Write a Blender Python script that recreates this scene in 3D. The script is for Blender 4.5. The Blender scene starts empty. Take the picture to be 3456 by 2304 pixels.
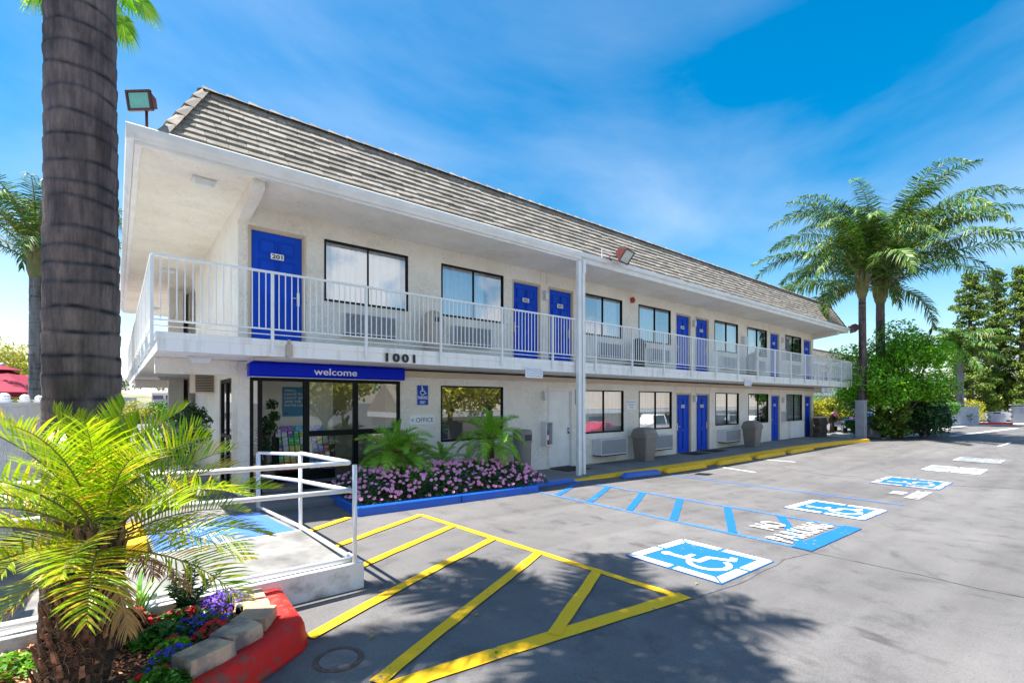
import bpy, math, random
from mathutils import Vector, Matrix, noise
R = math.radians
PI = math.pi
scene = bpy.context.scene
COL = scene.collection
rnd = random.Random(11)

# ------------------------------------------------------------------ levels of the site (metres)
GT = [(-5, .18), (2, .15), (9, 0), (13, -.11), (20, -.09), (30, -.05)]
WT = [(3, .21), (9.5, .03), (16, .02), (24, .08)]
def itp(X, T):
    if X <= T[0][0]: return T[0][1]
    for (a, b), (p, q) in zip(T, T[1:]):
        if X <= p: return b + (q-b)*(X-a)/(p-a)
    return T[-1][1]
def zg(X, Y=5.0):
    z = itp(X, GT)
    if Y < -1:
        t = min(1, (-1-Y)/9.0); z -= 2.2*t*t*(3-2*t)
    return z
def zw(X): return itp(X, WT)

# ------------------------------------------------------------------ materials
def new_mat(name):
    m = bpy.data.materials.new(name); m.use_nodes = True
    nt = m.node_tree; b = nt.nodes['Principled BSDF']
    return m, nt, b
def N(nt, t, **kw):
    n = nt.nodes.new(t)
    for k, v in kw.items():
        if k in n.inputs: n.inputs[k].default_value = v
        else: setattr(n, k, v)
    return n
def c4(c): return (c[0], c[1], c[2], 1)
def ramp(nt, fac, stops):
    r = N(nt, 'ShaderNodeValToRGB'); e = r.color_ramp.elements
    while len(e) < len(stops): e.new(.5)
    for i, (p, c) in enumerate(stops): e[i].position = p; e[i].color = c4(c)
    nt.links.new(fac, r.inputs[0]); return r
def mixc(nt, fac, a, b, mode='MIX'):
    m = N(nt, 'ShaderNodeMix', data_type='RGBA', blend_type=mode)
    if isinstance(fac, (int, float)): m.inputs[0].default_value = fac
    else: nt.links.new(fac, m.inputs[0])
    for k, s in ((6, a), (7, b)):
        if isinstance(s, tuple): m.inputs[k].default_value = c4(s)
        else: nt.links.new(s, m.inputs[k])
    return m.outputs[2]
def pos(nt, scale=(1, 1, 1)):
    g = N(nt, 'ShaderNodeNewGeometry'); mp = N(nt, 'ShaderNodeMapping')
    mp.inputs['Scale'].default_value = scale
    nt.links.new(g.outputs['Position'], mp.inputs[0]); return mp.outputs[0]
def noise_n(nt, vec, scale, detail=4, rough=.55, dist=0):
    n = N(nt, 'ShaderNodeTexNoise', Scale=scale, Detail=detail, Roughness=rough, Distortion=dist)
    nt.links.new(vec, n.inputs['Vector']); return n.outputs['Fac']
def bump(nt, b, h, strength=.3, dist=.01):
    n = N(nt, 'ShaderNodeBump', Strength=strength, Distance=dist)
    nt.links.new(h, n.inputs['Height']); nt.links.new(n.outputs[0], b.inputs['Normal'])
def M(name, c1, c2=None, scale=3, rough=.6, bs=0, bscale=40, bdist=.01, metal=0, island=0, stretch=(1, 1, 1), coat=0, lo=.35, hi=.65, spec=.5):
    m, nt, b = new_mat(name)
    b.inputs['Roughness'].default_value = rough; b.inputs['Metallic'].default_value = metal
    if coat: b.inputs['Coat Weight'].default_value = coat
    b.inputs['Specular IOR Level'].default_value = spec
    p = pos(nt, stretch)
    if c2 is None: c2 = tuple(v*.86 for v in c1)
    r = ramp(nt, noise_n(nt, p, scale, 5), [(lo, c1), (hi, c2)])
    out = r.outputs[0]
    if island:
        g = N(nt, 'ShaderNodeNewGeometry')
        hs = N(nt, 'ShaderNodeHueSaturation'); 
        mr = N(nt, 'ShaderNodeMapRange'); mr.inputs[3].default_value = 1-island; mr.inputs[4].default_value = 1+island
        nt.links.new(g.outputs['Random Per Island'], mr.inputs[0]); nt.links.new(mr.outputs[0], hs.inputs['Value'])
        nt.links.new(out, hs.inputs['Color']); out = hs.outputs[0]
    nt.links.new(out, b.inputs['Base Color'])
    if bs: bump(nt, b, noise_n(nt, p, bscale, 4), bs, bdist)
    return m
def leafmat(name, c1, c2, rough=.45, trans=.25, island=.35, c3=None):
    m, nt, b = new_mat(name)
    g = N(nt, 'ShaderNodeNewGeometry')
    st = [(0, c1), (.75, c2)] + ([(1, c3)] if c3 else [])
    r = ramp(nt, g.outputs['Random Per Island'], st)
    n = noise_n(nt, pos(nt), 1.3, 3)
    mr = N(nt, 'ShaderNodeMapRange'); mr.inputs[1].default_value = .3; mr.inputs[2].default_value = .7
    mr.inputs[3].default_value = 1-island; mr.inputs[4].default_value = 1+island
    nt.links.new(n, mr.inputs[0])
    hs = N(nt, 'ShaderNodeHueSaturation'); nt.links.new(mr.outputs[0], hs.inputs['Value']); nt.links.new(r.outputs[0], hs.inputs['Color'])
    nt.links.new(hs.outputs[0], b.inputs['Base Color']); b.inputs['Roughness'].default_value = rough
    tr = N(nt, 'ShaderNodeBsdfTranslucent'); nt.links.new(hs.outputs[0], tr.inputs[0])
    mx = N(nt, 'ShaderNodeMixShader'); mx.inputs[0].default_value = trans
    nt.links.new(b.outputs[0], mx.inputs[1]); nt.links.new(tr.outputs[0], mx.inputs[2])
    nt.links.new(mx.outputs[0], nt.nodes['Material Output'].inputs[0]); return m
def stucco(name, col, dirt, bs=.5):
    m, nt, b = new_mat(name); b.inputs['Roughness'].default_value = .85
    p = pos(nt); sw = noise_n(nt, p, 5.5, 5, .6, 2.2); big = noise_n(nt, p, .9, 4)
    a = ramp(nt, big, [(.35, col), (.75, dirt)]).outputs[0]
    cr = ramp(nt, sw, [(.46, (0, 0, 0)), (.5, (1, 1, 1)), (.54, (0, 0, 0))])
    msk = ramp(nt, noise_n(nt, p, 1.7, 2), [(.45, (0, 0, 0)), (.62, (1, 1, 1))])
    mul = N(nt, 'ShaderNodeMath', operation='MULTIPLY'); nt.links.new(cr.outputs[0], mul.inputs[0]); nt.links.new(msk.outputs[0], mul.inputs[1])
    mu2 = N(nt, 'ShaderNodeMath', operation='MULTIPLY'); nt.links.new(mul.outputs[0], mu2.inputs[0]); mu2.inputs[1].default_value = .42
    stk = ramp(nt, noise_n(nt, pos(nt, (5, 5, .35)), 1.6, 5, .6), [(.58, (1, 1, 1)), (.80, (.86, .83, .78))]).outputs[0]
    a = mixc(nt, 1.0, a, stk, 'MULTIPLY')
    nt.links.new(mixc(nt, mu2.outputs[0], a, tuple(v*.5 for v in dirt)), b.inputs['Base Color'])
    add = N(nt, 'ShaderNodeMath', operation='ADD'); nt.links.new(sw, add.inputs[0])
    f = noise_n(nt, p, 60, 3); s2 = N(nt, 'ShaderNodeMath', operation='MULTIPLY'); s2.inputs[1].default_value = .25
    nt.links.new(f, s2.inputs[0]); nt.links.new(s2.outputs[0], add.inputs[1])
    bump(nt, b, add.outputs[0], bs, .05); return m

MAT = {}
MAT['stucco'] = stucco('white_stucco', (.90, .855, .775), (.82, .74, .63), .9)
MAT['soffit'] = stucco('soffit_plaster', (.90, .865, .77), (.80, .73, .62), .8)
MAT['trimwhite'] = M('white_paint', (.84, .83, .81), (.74, .73, .70), 2.5, .45, .1, 30)
MAT['slabwhite'] = M('white_slab_paint', (.87, .86, .83), (.60, .57, .53), 1.6, .6, .25, 18, lo=.5, hi=.82, stretch=(5, 5, .5))
MAT['railwhite'] = M('rail_paint', (.86, .86, .85), (.78, .78, .76), 4, .35)
MAT['beige'] = M('beige_trim', (.62, .50, .38), (.55, .44, .33), 2, .6)
MAT['doorblue'] = M('blue_door_paint', (.000, .070, .60), (.000, .055, .48), 1.2, .55, spec=.2)
MAT['signblue'] = M('sign_blue', (.000, .018, .62), (.000, .015, .52), 2, .35, spec=.12)
MAT['roadsignblue'] = M('road_sign_blue', (.0, .06, .45), (.0, .055, .40), 2, .4, spec=.2)
MAT['letterwhite'] = M('letter_white', (.85, .85, .85), (.8, .8, .8), 2, .5)
MAT['black'] = M('black_paint', (.006, .006, .007), (.01, .01, .01), 4, .5, spec=.15)
MAT['ink'] = M('black_ink', (.015, .015, .015), None, 4, .5)
MAT['inkblue'] = M('blue_ink', (.10, .18, .42), None, 4, .5)
MAT['metal'] = M('brushed_metal', (.6, .6, .6), (.5, .5, .5), 6, .3, metal=.9)
MAT['acwhite'] = M('ac_enamel', (.66, .67, .70), (.6, .61, .64), 3, .5)
MAT['dark'] = M('dark_gap', (.01, .01, .012), None, 4, .8)
MAT['bin'] = M('taupe_plastic', (.24, .21, .185), (.20, .175, .15), 3, .5, .1, 60)
MAT['bindark'] = M('dark_plastic', (.03, .03, .032), (.04, .04, .04), 3, .45)
MAT['bintan'] = M('tan_plastic', (.50, .42, .34), (.42, .35, .28), 3, .5)
MAT['red'] = M('red_enamel', (.45, .01, .01), (.35, .01, .01), 3, .3)
MAT['maroon'] = M('maroon_metal', (.10, .018, .014), (.08, .014, .012), 3, .45)
MAT['umbrella'] = M('maroon_fabric', (.27, .004, .035), (.2, .003, .025), 2, .8)
MAT['lampglass'] = M('lamp_glass', (.55, .62, .60), (.4, .5, .5), 5, .1, coat=1)
MAT['greenglass'] = M('green_lamp_glass', (.05, .45, .38), (.04, .35, .3), 5, .08, coat=1)
MAT['diffuser'] = M('lamp_diffuser', (.72, .75, .72), None, 4, .35)
MAT['mat'] = M('door_mat', (.02, .018, .018), (.035, .03, .03), 20, .95, .4, 90)
MAT['curtain'] = M('curtain_fabric', (.88, .88, .86), (.82, .82, .80), 6, .8)
MAT['curtaingreen'] = M('teal_fabric', (.02, .35, .24), (.02, .28, .2), 6, .8)
MAT['yellowpaint'] = M('yellow_paint', (1.0, .56, .000), (.9, .44, .004), 3, .6, .2, 60, lo=.4, hi=.75)
MAT['bluekerb'] = M('blue_kerb_paint', (.008, .10, .56), (.015, .13, .50), 2.5, .4, .2, 40)
MAT['redkerb'] = M('red_kerb_paint', (.75, .010, .004), (.55, .012, .006), 4, .5, .35, 25)
MAT['soil'] = M('dark_soil', (.05, .03, .02), (.10, .05, .03), 14, .95, .6, 40, .03)
MAT['stone'] = M('garden_stone', (.20, .16, .16), (.62, .44, .31), 6, .85, .6, 9, .03, lo=.4, hi=.6)
MAT['stonetan'] = M('tan_garden_stone', (.62, .40, .24), (.40, .26, .18), 6, .85, .6, 9, .03)
MAT['bark'] = M('tree_bark', (.13, .10, .075), (.07, .05, .04), 6, .9, .6, 14, .03, stretch=(1, 1, .3))
MAT['palegray'] = M('pale_gray_bark', (.36, .33, .29), (.24, .21, .18), 5, .85, .5, 14, .02, stretch=(1, 1, .6))
MAT['greenboot'] = M('green_palm_boot', (.10, .16, .05), (.22, .16, .07), 5, .6, .3, 20)
MAT['boot'] = M('palm_boot', (.30, .17, .10), (.10, .055, .03), 22, .85, .5, 40, island=.6)
MAT['fibre'] = M('palm_fibre', (.07, .042, .025), (.018, .011, .008), 25, .95, .7, 60, .02)
MAT['strand'] = M('palm_strand', (.26, .16, .08), (.14, .085, .045), 12, .9, island=.5)
MAT['concrete'] = M('ramp_concrete', (.27, .26, .245), (.12, .115, .11), 2.6, .85, .3, 60, lo=.4, hi=.7)
MAT['walk'] = M('walkway_concrete', (.22, .21, .205), (.15, .145, .145), 1.1, .85, .25, 70, lo=.38, hi=.68)
MAT['sidewalk'] = M('pale_concrete', (.55, .53, .49), (.44, .42, .40), 1.0, .9, .2, 50)
MAT['kerbwhite'] = M('worn_white_paint', (.74, .73, .72), (.30, .28, .26), 3.5, .8, .5, 14, .02, lo=.55, hi=.72)
MAT['fence'] = M('white_vinyl', (.80, .80, .80), (.74, .74, .73), 3, .4)
MAT['interior'] = M('lobby_wall', (.92, .87, .75), (.88, .83, .71), 2, .8)
MAT['lobbyceil'] = M('lobby_ceiling', (.85, .85, .82), None, 2, .8)
MAT['poster'] = M('poster_blue', (.06, .27, .42), (.05, .24, .38), 2, .5)
MAT['purple'] = M('poster_purple', (.10, .05, .28), (.03, .03, .10), 9, .5)
MAT['blockwall'] = M('painted_block', (.42, .45, .50), (.34, .36, .42), 4, .85, .5, 8, .03)
MAT['brownblock'] = M('brown_block', (.09, .065, .05), (.05, .035, .03), 4, .85, .5, 8, .03)
MAT['graywall'] = M('gray_post_paint', (.33, .34, .38), (.26, .27, .31), 2, .8)
MAT['carblue'] = M('blue_car_paint', (.01, .10, .33), (.01, .09, .3), 1, .2, coat=1)
MAT['carred'] = M('red_car_paint', (.5, .01, .03), None, 1, .2, coat=1)
MAT['carwhite'] = M('white_car_paint', (.8, .8, .8), None, 1, .2, coat=1)
MAT['carsilver'] = M('silver_car_paint', (.5, .5, .52), None, 1, .25, coat=1, metal=.3)
MAT['carglass'] = M('car_window', (.02, .025, .03), None, 1, .05, coat=1)
MAT['tyre'] = M('tyre_rubber', (.02, .02, .02), None, 4, .8)
MAT['hill'] = M('dry_hillside', (.34, .27, .17), (.12, .15, .06), .06, .95, lo=.42, hi=.6)
MAT['farwall'] = M('far_wall', (.55, .45, .42), (.5, .42, .4), 1, .8)
MAT['farglass'] = M('far_glass', (.06, .06, .12), None, 1, .2)
MAT['extinguisher'] = M('extinguisher_red', (.4, .01, .01), None, 3, .3)
MAT['terracotta'] = M('terracotta', (.5, .2, .08), (.4, .16, .07), 5, .8)
MAT['cardyellow'] = MAT['yellowpaint']
MAT['tiles'] = M('roof_tile', (.34, .305, .26), (.245, .215, .18), 7, .9, .5, 50, .01, island=.24)
MAT['petalpink'] = leafmat('pink_petal', (.95, .18, .46), (.98, .50, .70), .6, .3, .1)
MAT['petalpurple'] = leafmat('purple_petal', (.16, .05, .62), (.35, .16, .8), .6, .3, .1)
MAT['petalblue'] = leafmat('blue_petal', (.02, .03, .55), (.10, .10, .8), .6, .3, .1)
MAT['petalred'] = leafmat('red_petal', (.42, .005, .01), (.75, .02, .02), .6, .25, .1)
MAT['petalmagenta'] = leafmat('magenta_petal', (.5, .01, .2), (.7, .05, .35), .6, .25, .1)
MAT['mulch'] = M('bark_mulch', (.78, .30, .13), (.45, .14, .06), 8, .9, island=.55)
MAT['leafdark'] = leafmat('dark_leaf', (.012, .045, .008), (.04, .11, .015), .4, .15)
MAT['leafmid'] = leafmat('mid_leaf', (.03, .13, .01), (.09, .26, .02), .4, .25)
MAT['leafbright'] = leafmat('bright_leaf', (.06, .25, .006), (.22, .52, .015), .4, .35, .5, (.36, .62, .03))
MAT['leafyellow'] = leafmat('yellow_leaf', (.25, .30, .02), (.50, .48, .02), .5, .3, .3, (.6, .4, .03))
MAT['leafpine'] = leafmat('pine_leaf', (.022, .065, .008), (.14, .24, .015), .6, .25, .5, (.36, .36, .03))
MAT['leafficus'] = leafmat('ficus_leaf', (.015, .05, .012), (.05, .12, .02), .3, .2)
MAT['frondqueen'] = leafmat('queen_frond', (.018, .075, .008), (.07, .17, .012), .5, .2, .4, (.28, .32, .04))
MAT['frondyellow'] = leafmat('sunny_frond', (.18, .38, .006), (.50, .62, .01), .35, .4, .25, (.78, .52, .06))
MAT['frondgreen'] = leafmat('green_frond', (.09, .32, .01), (.28, .58, .03), .35, .35, .3, (.5, .62, .08))
MAT['deadfrond'] = leafmat('dead_frond', (.45, .24, .08), (.62, .38, .14), .7, .2, .3)
MAT['maroonrim'] = M('rusty_rim', (.16, .10, .08), (.09, .06, .05), 20, .9)
MAT['hedge'] = leafmat('hedge_leaf', (.02, .05, .01), (.08, .12, .02), .6, .1)

def glass_mat(name, refl, tint):
    m, nt, b = new_mat(name); nt.nodes.remove(b)
    g = N(nt, 'ShaderNodeBsdfGlossy'); g.inputs['Roughness'].default_value = .012; g.inputs['Color'].default_value = (.95, .97, 1, 1)
    t = N(nt, 'ShaderNodeBsdfTransparent'); t.inputs[0].default_value = c4(tint)
    lw = N(nt, 'ShaderNodeFresnel'); lw.inputs[0].default_value = 1.5
    mr = N(nt, 'ShaderNodeMapRange'); mr.inputs[1].default_value = 0; mr.inputs[2].default_value = 1; mr.inputs[3].default_value = refl; mr.inputs[4].default_value = 1
    nt.links.new(lw.outputs[0], mr.inputs[0])
    mx = N(nt, 'ShaderNodeMixShader'); nt.links.new(mr.outputs[0], mx.inputs[0])
    nt.links.new(t.outputs[0], mx.inputs[1]); nt.links.new(g.outputs[0], mx.inputs[2])
    nt.links.new(mx.outputs[0], nt.nodes['Material Output'].inputs[0]); return m
MAT['glass'] = glass_mat('window_glass', .36, (.84, .90, .93))
MAT['clearglass'] = glass_mat('storefront_glass', .17, (.93, .96, .94))

# asphalt with stains, aggregate and faint patches
m, nt, b = new_mat('asphalt'); p = pos(nt)
big = noise_n(nt, p, .35, 5, .6); mid = noise_n(nt, p, 2.3, 6, .65, .4); fine = noise_n(nt, p, 75, 4, .85)
base = ramp(nt, big, [(.28, (.108, .103, .102)), (.72, (.182, .172, .167))]).outputs[0]
st = ramp(nt, mid, [(.24, (.55, .53, .53)), (.46, (1, 1, 1)), (.7, (1.12, 1.1, 1.08))]).outputs[0]
c1 = mixc(nt, 1.0, base, st, 'MULTIPLY')
sp = ramp(nt, fine, [(.34, (.55, .55, .57)), (.48, (.95, .95, .95)), (.60, (1, 1, 1)), (.68, (1.35, 1.33, 1.3))]).outputs[0]
c2 = mixc(nt, 1.0, c1, sp, 'MULTIPLY')
vo = N(nt, 'ShaderNodeTexVoronoi', Scale=.55, feature='DISTANCE_TO_EDGE')
wv = N(nt, 'ShaderNodeMapping'); nt.links.new(p, wv.inputs[0])
nn = N(nt, 'ShaderNodeTexNoise', Scale=1.1, Detail=4); nt.links.new(p, nn.inputs['Vector'])
vm = N(nt, 'ShaderNodeVectorMath', operation='ADD'); nt.links.new(wv.outputs[0], vm.inputs[0]); nt.links.new(nn.outputs['Color'], vm.inputs[1]); nt.links.new(vm.outputs[0], vo.inputs['Vector'])
ck = ramp(nt, vo.outputs['Distance'], [(0, (1, 1, 1)), (.006, (0, 0, 0))])
mk = ramp(nt, noise_n(nt, p, .5, 2), [(.55, (0, 0, 0)), (.65, (1, 1, 1))])
mm = N(nt, 'ShaderNodeMath', operation='MULTIPLY'); nt.links.new(ck.outputs[0], mm.inputs[0]); nt.links.new(mk.outputs[0], mm.inputs[1])
m3 = N(nt, 'ShaderNodeMath', operation='MULTIPLY'); nt.links.new(mm.outputs[0], m3.inputs[0]); m3.inputs[1].default_value = .45
# dark oil drips stretched along the parking bays
oil = ramp(nt, noise_n(nt, pos(nt, (1.6, .7, 1)), 1.7, 6, .6), [(.62, (1, 1, 1)), (.74, (.50, .48, .50))]).outputs[0]
trk = ramp(nt, noise_n(nt, pos(nt, (.10, 1.5, 1)), 1.3, 4, .5, .3), [(.30, (.80, .79, .80)), (.55, (1, 1, 1))]).outputs[0]
c3 = mixc(nt, 1.0, mixc(nt, 1.0, c2, oil, 'MULTIPLY'), trk, 'MULTIPLY')
nt.links.new(mixc(nt, m3.outputs[0], c3, (.07, .065, .06)), b.inputs['Base Color'])
b.inputs['Roughness'].default_value = .8; bump(nt, b, fine, .35, .006); MAT['asphalt'] = m
MAT['targray'] = M('tar_dark_gray', (.10, .09, .10), (.17, .16, .16), 6, .6)

def worn_paint(name, col, under=(.30, .29, .28), amount=.66):
    m, nt, b = new_mat(name); p = pos(nt)
    w = noise_n(nt, p, 14, 8, .75); w2 = noise_n(nt, p, 1.6, 4)
    ad = N(nt, 'ShaderNodeMath', operation='MULTIPLY_ADD'); nt.links.new(w2, ad.inputs[0]); ad.inputs[1].default_value = .35; nt.links.new(w, ad.inputs[2])
    r = ramp(nt, ad.outputs[0], [(amount+.1, (0, 0, 0)), (amount+.18, (1, 1, 1))])
    v = ramp(nt, w2, [(.3, tuple(q*.92 for q in col)), (.7, col)]).outputs[0]
    nt.links.new(mixc(nt, r.outputs[0], v, under), b.inputs['Base Color'])
    b.inputs['Roughness'].default_value = .7; bump(nt, b, noise_n(nt, p, 120, 2), .3, .004); return m
MAT['markyellow'] = worn_paint('yellow_marking', (1.0, .54, .0), under=(.2, .19, .18), amount=.68)
MAT['markblue'] = worn_paint('blue_marking', (.03, .17, .52), under=(.2, .19, .18), amount=.60)
MAT['markblue2'] = worn_paint('blue_symbol_field', (.0, .125, .52), under=(.2, .19, .18), amount=.68)
MAT['markwhite'] = worn_paint('white_marking', (.82, .82, .82), under=(.2, .2, .2), amount=.70)
MAT['redkerb'] = worn_paint('red_kerb_paint', (.78, .010, .004), (.30, .07, .05), .60)
MAT['padblue'] = worn_paint('blue_ramp_paint', (.05, .17, .56), (.28, .27, .26), .68)

# ringed trunk: dark leaf scars, grey-brown fibres, dark stain running down
def ring_mat(name, a, bcol, scar, sc=1.0):
    m, nt, b = new_mat(name); b.inputs['Roughness'].default_value = .85
    at = N(nt, 'ShaderNodeAttribute', attribute_name='ring')
    p = pos(nt, (1, 1, .35)); p2 = pos(nt, (1, 1, .12))
    c1 = ramp(nt, noise_n(nt, p, 9*sc, 6, .65), [(.32, a), (.68, bcol)]).outputs[0]
    fibre = ramp(nt, noise_n(nt, pos(nt, (1, 1, .05)), 60*sc, 3), [(.35, (.72, .72, .74)), (.6, (1, 1, 1))]).outputs[0]
    c2 = mixc(nt, 1, c1, fibre, 'MULTIPLY')
    stn = ramp(nt, noise_n(nt, p2, 3.2*sc, 4, .6), [(.48, (1, 1, 1)), (.62, (.26, .20, .19))]).outputs[0]
    c3 = mixc(nt, 1, c2, stn, 'MULTIPLY')
    nt.links.new(mixc(nt, at.outputs['Fac'], c3, scar), b.inputs['Base Color'])
    bump(nt, b, noise_n(nt, pos(nt, (1, 1, .3)), 35*sc, 5), .7, .02); return m
MAT['ringtrunk'] = ring_mat('ringed_palm_trunk', (.062, .046, .050), (.235, .175, .160), (.006, .005, .008))
MAT['ringtrunkpale'] = ring_mat('pale_palm_trunk', (.15, .16, .17), (.27, .265, .26), (.03, .03, .035))

# ------------------------------------------------------------------ mesh helpers
ORG = {}
class MB:
    def __init__(s): s.v = []; s.f = []; s.m = []; s.attr = None
    def add(s, vs, fs, mi=0):
        o = len(s.v); s.v += [tuple(q) for q in vs]; s.f += [tuple(i+o for i in f) for f in fs]; s.m += [mi]*len(fs)
    def box(s, x0, x1, y0, y1, z0, z1, mi=0, mtx=None):
        vs = [(x, y, z) for z in (z0, z1) for y in (y0, y1) for x in (x0, x1)]
        if mtx is not None: vs = [mtx @ Vector(q) for q in vs]
        s.add(vs, [(0, 2, 3, 1), (4, 5, 7, 6), (0, 1, 5, 4), (2, 6, 7, 3), (0, 4, 6, 2), (1, 3, 7, 5)], mi)
    def taper(s, x, y, z0, z1, a0, b0, a1, b1, mi=0, rz=0, cut=.2, dx=0, dy=0):
        # chamfered tapering box
        def ring(a, b, z, ox, oy):
            c = cut*min(a, b); pts = [(-a, -b+c), (-a+c, -b), (a-c, -b), (a, -b+c), (a, b-c), (a-c, b), (-a+c, b), (-a, b-c)]
            return [(x+ox+px*math.cos(rz)-py*math.sin(rz), y+oy+px*math.sin(rz)+py*math.cos(rz), z) for px, py in pts]
        vs = ring(a0, b0, z0, 0, 0)+ring(a1, b1, z1, dx, dy)
        s.add(vs, [tuple(range(7, -1, -1)), tuple(range(8, 16))]+[(i, (i+1) % 8, 8+(i+1) % 8, 8+i) for i in range(8)], mi)
    def prism(s, poly, d, mi=0):
        # poly: list of 3D points (planar), d: extrusion vector
        n = len(poly); d = Vector(d); P = [Vector(q) for q in poly]
        s.add(P+[q+d for q in P], [tuple(range(n-1, -1, -1)), tuple(range(n, 2*n))]+[(i, (i+1) % n, n+(i+1) % n, n+i) for i in range(n)], mi)
    def tube(s, pts, rads, n=8, mi=0, cap=True):
        P = [Vector(p) for p in pts]; 
        if isinstance(rads, (int, float)): rads = [rads]*len(P)
        o = len(s.v); prev = None
        for i, p in enumerate(P):
            t = (P[min(i+1, len(P)-1)]-P[max(i-1, 0)]).normalized()
            if prev is None: a = t.orthogonal().normalized()
            else:
                a = prev-t*prev.dot(t); a = a.normalized() if a.length > 1e-6 else t.orthogonal().normalized()
            prev = a; bb = t.cross(a)
            for k in range(n):
                an = 2*PI*k/n; s.v.append(tuple(p+(a*math.cos(an)+bb*math.sin(an))*rads[i]))
        fs = []
        for i in range(len(P)-1):
            for k in range(n): fs.append((o+i*n+k, o+i*n+(k+1) % n, o+(i+1)*n+(k+1) % n, o+(i+1)*n+k))
        if cap: fs.append(tuple(o+k for k in range(n-1, -1, -1))); fs.append(tuple(o+(len(P)-1)*n+k for k in range(n)))
        s.f += fs; s.m += [mi]*len(fs)
    def lathe(s, prof, c, n=20, mi=0, fn=None):
        o = len(s.v)
        for r, z in prof:
            for k in range(n):
                a = 2*PI*k/n; rr = r*(fn(a, z) if fn else 1); s.v.append((c[0]+rr*math.cos(a), c[1]+rr*math.sin(a), c[2]+z))
        fs = [(o+i*n+k, o+i*n+(k+1) % n, o+(i+1)*n+(k+1) % n, o+(i+1)*n+k) for i in range(len(prof)-1) for k in range(n)]
        fs.append(tuple(o+k for k in range(n-1, -1, -1))); fs.append(tuple(o+(len(prof)-1)*n+k for k in range(n)))
        s.f += fs; s.m += [mi]*len(fs)
    def ball(s, c, r, n=8, mi=0, sq=(1, 1, 1)):
        o = len(s.v); h = max(3, n//2)
        for i in range(1, h):
            t = PI*i/h
            for k in range(n):
                a = 2*PI*k/n; s.v.append((c[0]+r*sq[0]*math.sin(t)*math.cos(a), c[1]+r*sq[1]*math.sin(t)*math.sin(a), c[2]+r*sq[2]*math.cos(t)))
        s.v.append((c[0], c[1], c[2]+r*sq[2])); s.v.append((c[0], c[1], c[2]-r*sq[2])); T = len(s.v)-2
        fs = [(o+i*n+k, o+(i+1)*n+k, o+(i+1)*n+(k+1) % n, o+i*n+(k+1) % n) for i in range(h-2) for k in range(n)]
        fs += [(T, o+k, o+(k+1) % n) for k in range(n)]+[(T+1, o+(h-2)*n+(k+1) % n, o+(h-2)*n+k) for k in range(n)]
        s.f += fs; s.m += [mi]*len(fs)
    def build(s, name, mats, parent=None, smooth=False, bevel=0, auto=False):
        if not isinstance(mats, (list, tuple)): mats = [mats]
        off = ORG.get(parent, Vector((0, 0, 0))) if parent else Vector((0, 0, 0))
        me = bpy.data.meshes.new(name)
        vs = [(q[0]-off[0], q[1]-off[1], q[2]-off[2]) for q in s.v] if parent else s.v
        me.from_pydata(vs, [], s.f)
        for q in mats: me.materials.append(MAT[q] if isinstance(q, str) else q)
        if len(mats) > 1: me.polygons.foreach_set('material_index', s.m)
        if smooth: me.polygons.foreach_set('use_smooth', [True]*len(me.polygons))
        if s.attr is not None:
            a = me.attributes.new('ring', 'FLOAT', 'POINT'); a.data.foreach_set('value', s.attr)
        me.update()
        ob = bpy.data.objects.new(name, me); COL.objects.link(ob)
        if parent: ob.parent = parent; ORG[ob] = off
        else: ORG[ob] = Vector((0, 0, 0))
        if bevel:
            md = ob.modifiers.new('bevel', 'BEVEL'); md.width = bevel; md.segments = 2; md.limit_method = 'ANGLE'; md.angle_limit = R(40)
        return ob
def tag(o, label=None, cat=None, group=None, kind=None):
    if label: o['label'] = label
    if cat: o['category'] = cat
    if group: o['group'] = group
    if kind: o['kind'] = kind
    return o
def thing(name, loc, label, cat, group=None):
    o = bpy.data.objects.new(name, None); COL.objects.link(o); o.location = loc; ORG[o] = Vector(loc)
    o.empty_display_size = .2
    return tag(o, label, cat, group)
def copy_tree(o, loc, rz=None, label=None):
    def cp(q, par):
        c = q.copy(); COL.objects.link(c); c.parent = par
        for ch in q.children: cp(ch, c)
        return c
    kids = list(o.children)
    c = o.copy(); COL.objects.link(c)
    for ch in kids: cp(ch, c)
    c.location = loc
    if rz is not None: c.rotation_euler = (0, 0, rz)
    if label: c['label'] = label
    return c
_font = {}
def text_geo(s, bold=0, space=1.0):
    key = (s, bold, space)
    if key in _font: return _font[key]
    cu = bpy.data.curves.new('t', 'FONT'); cu.body = s; cu.size = 1; cu.offset = bold; cu.align_x = 'LEFT'; cu.space_character = space; cu.resolution_u = 4
    ob = bpy.data.objects.new('t', cu); COL.objects.link(ob)
    me = bpy.data.meshes.new_from_object(ob.evaluated_get(bpy.context.evaluated_depsgraph_get()))
    vs = [tuple(v.co) for v in me.vertices]; fs = [tuple(p.vertices) for p in me.polygons]
    bpy.data.objects.remove(ob); bpy.data.curves.remove(cu); bpy.data.meshes.remove(me)
    _font[key] = (vs, fs); return vs, fs
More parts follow.
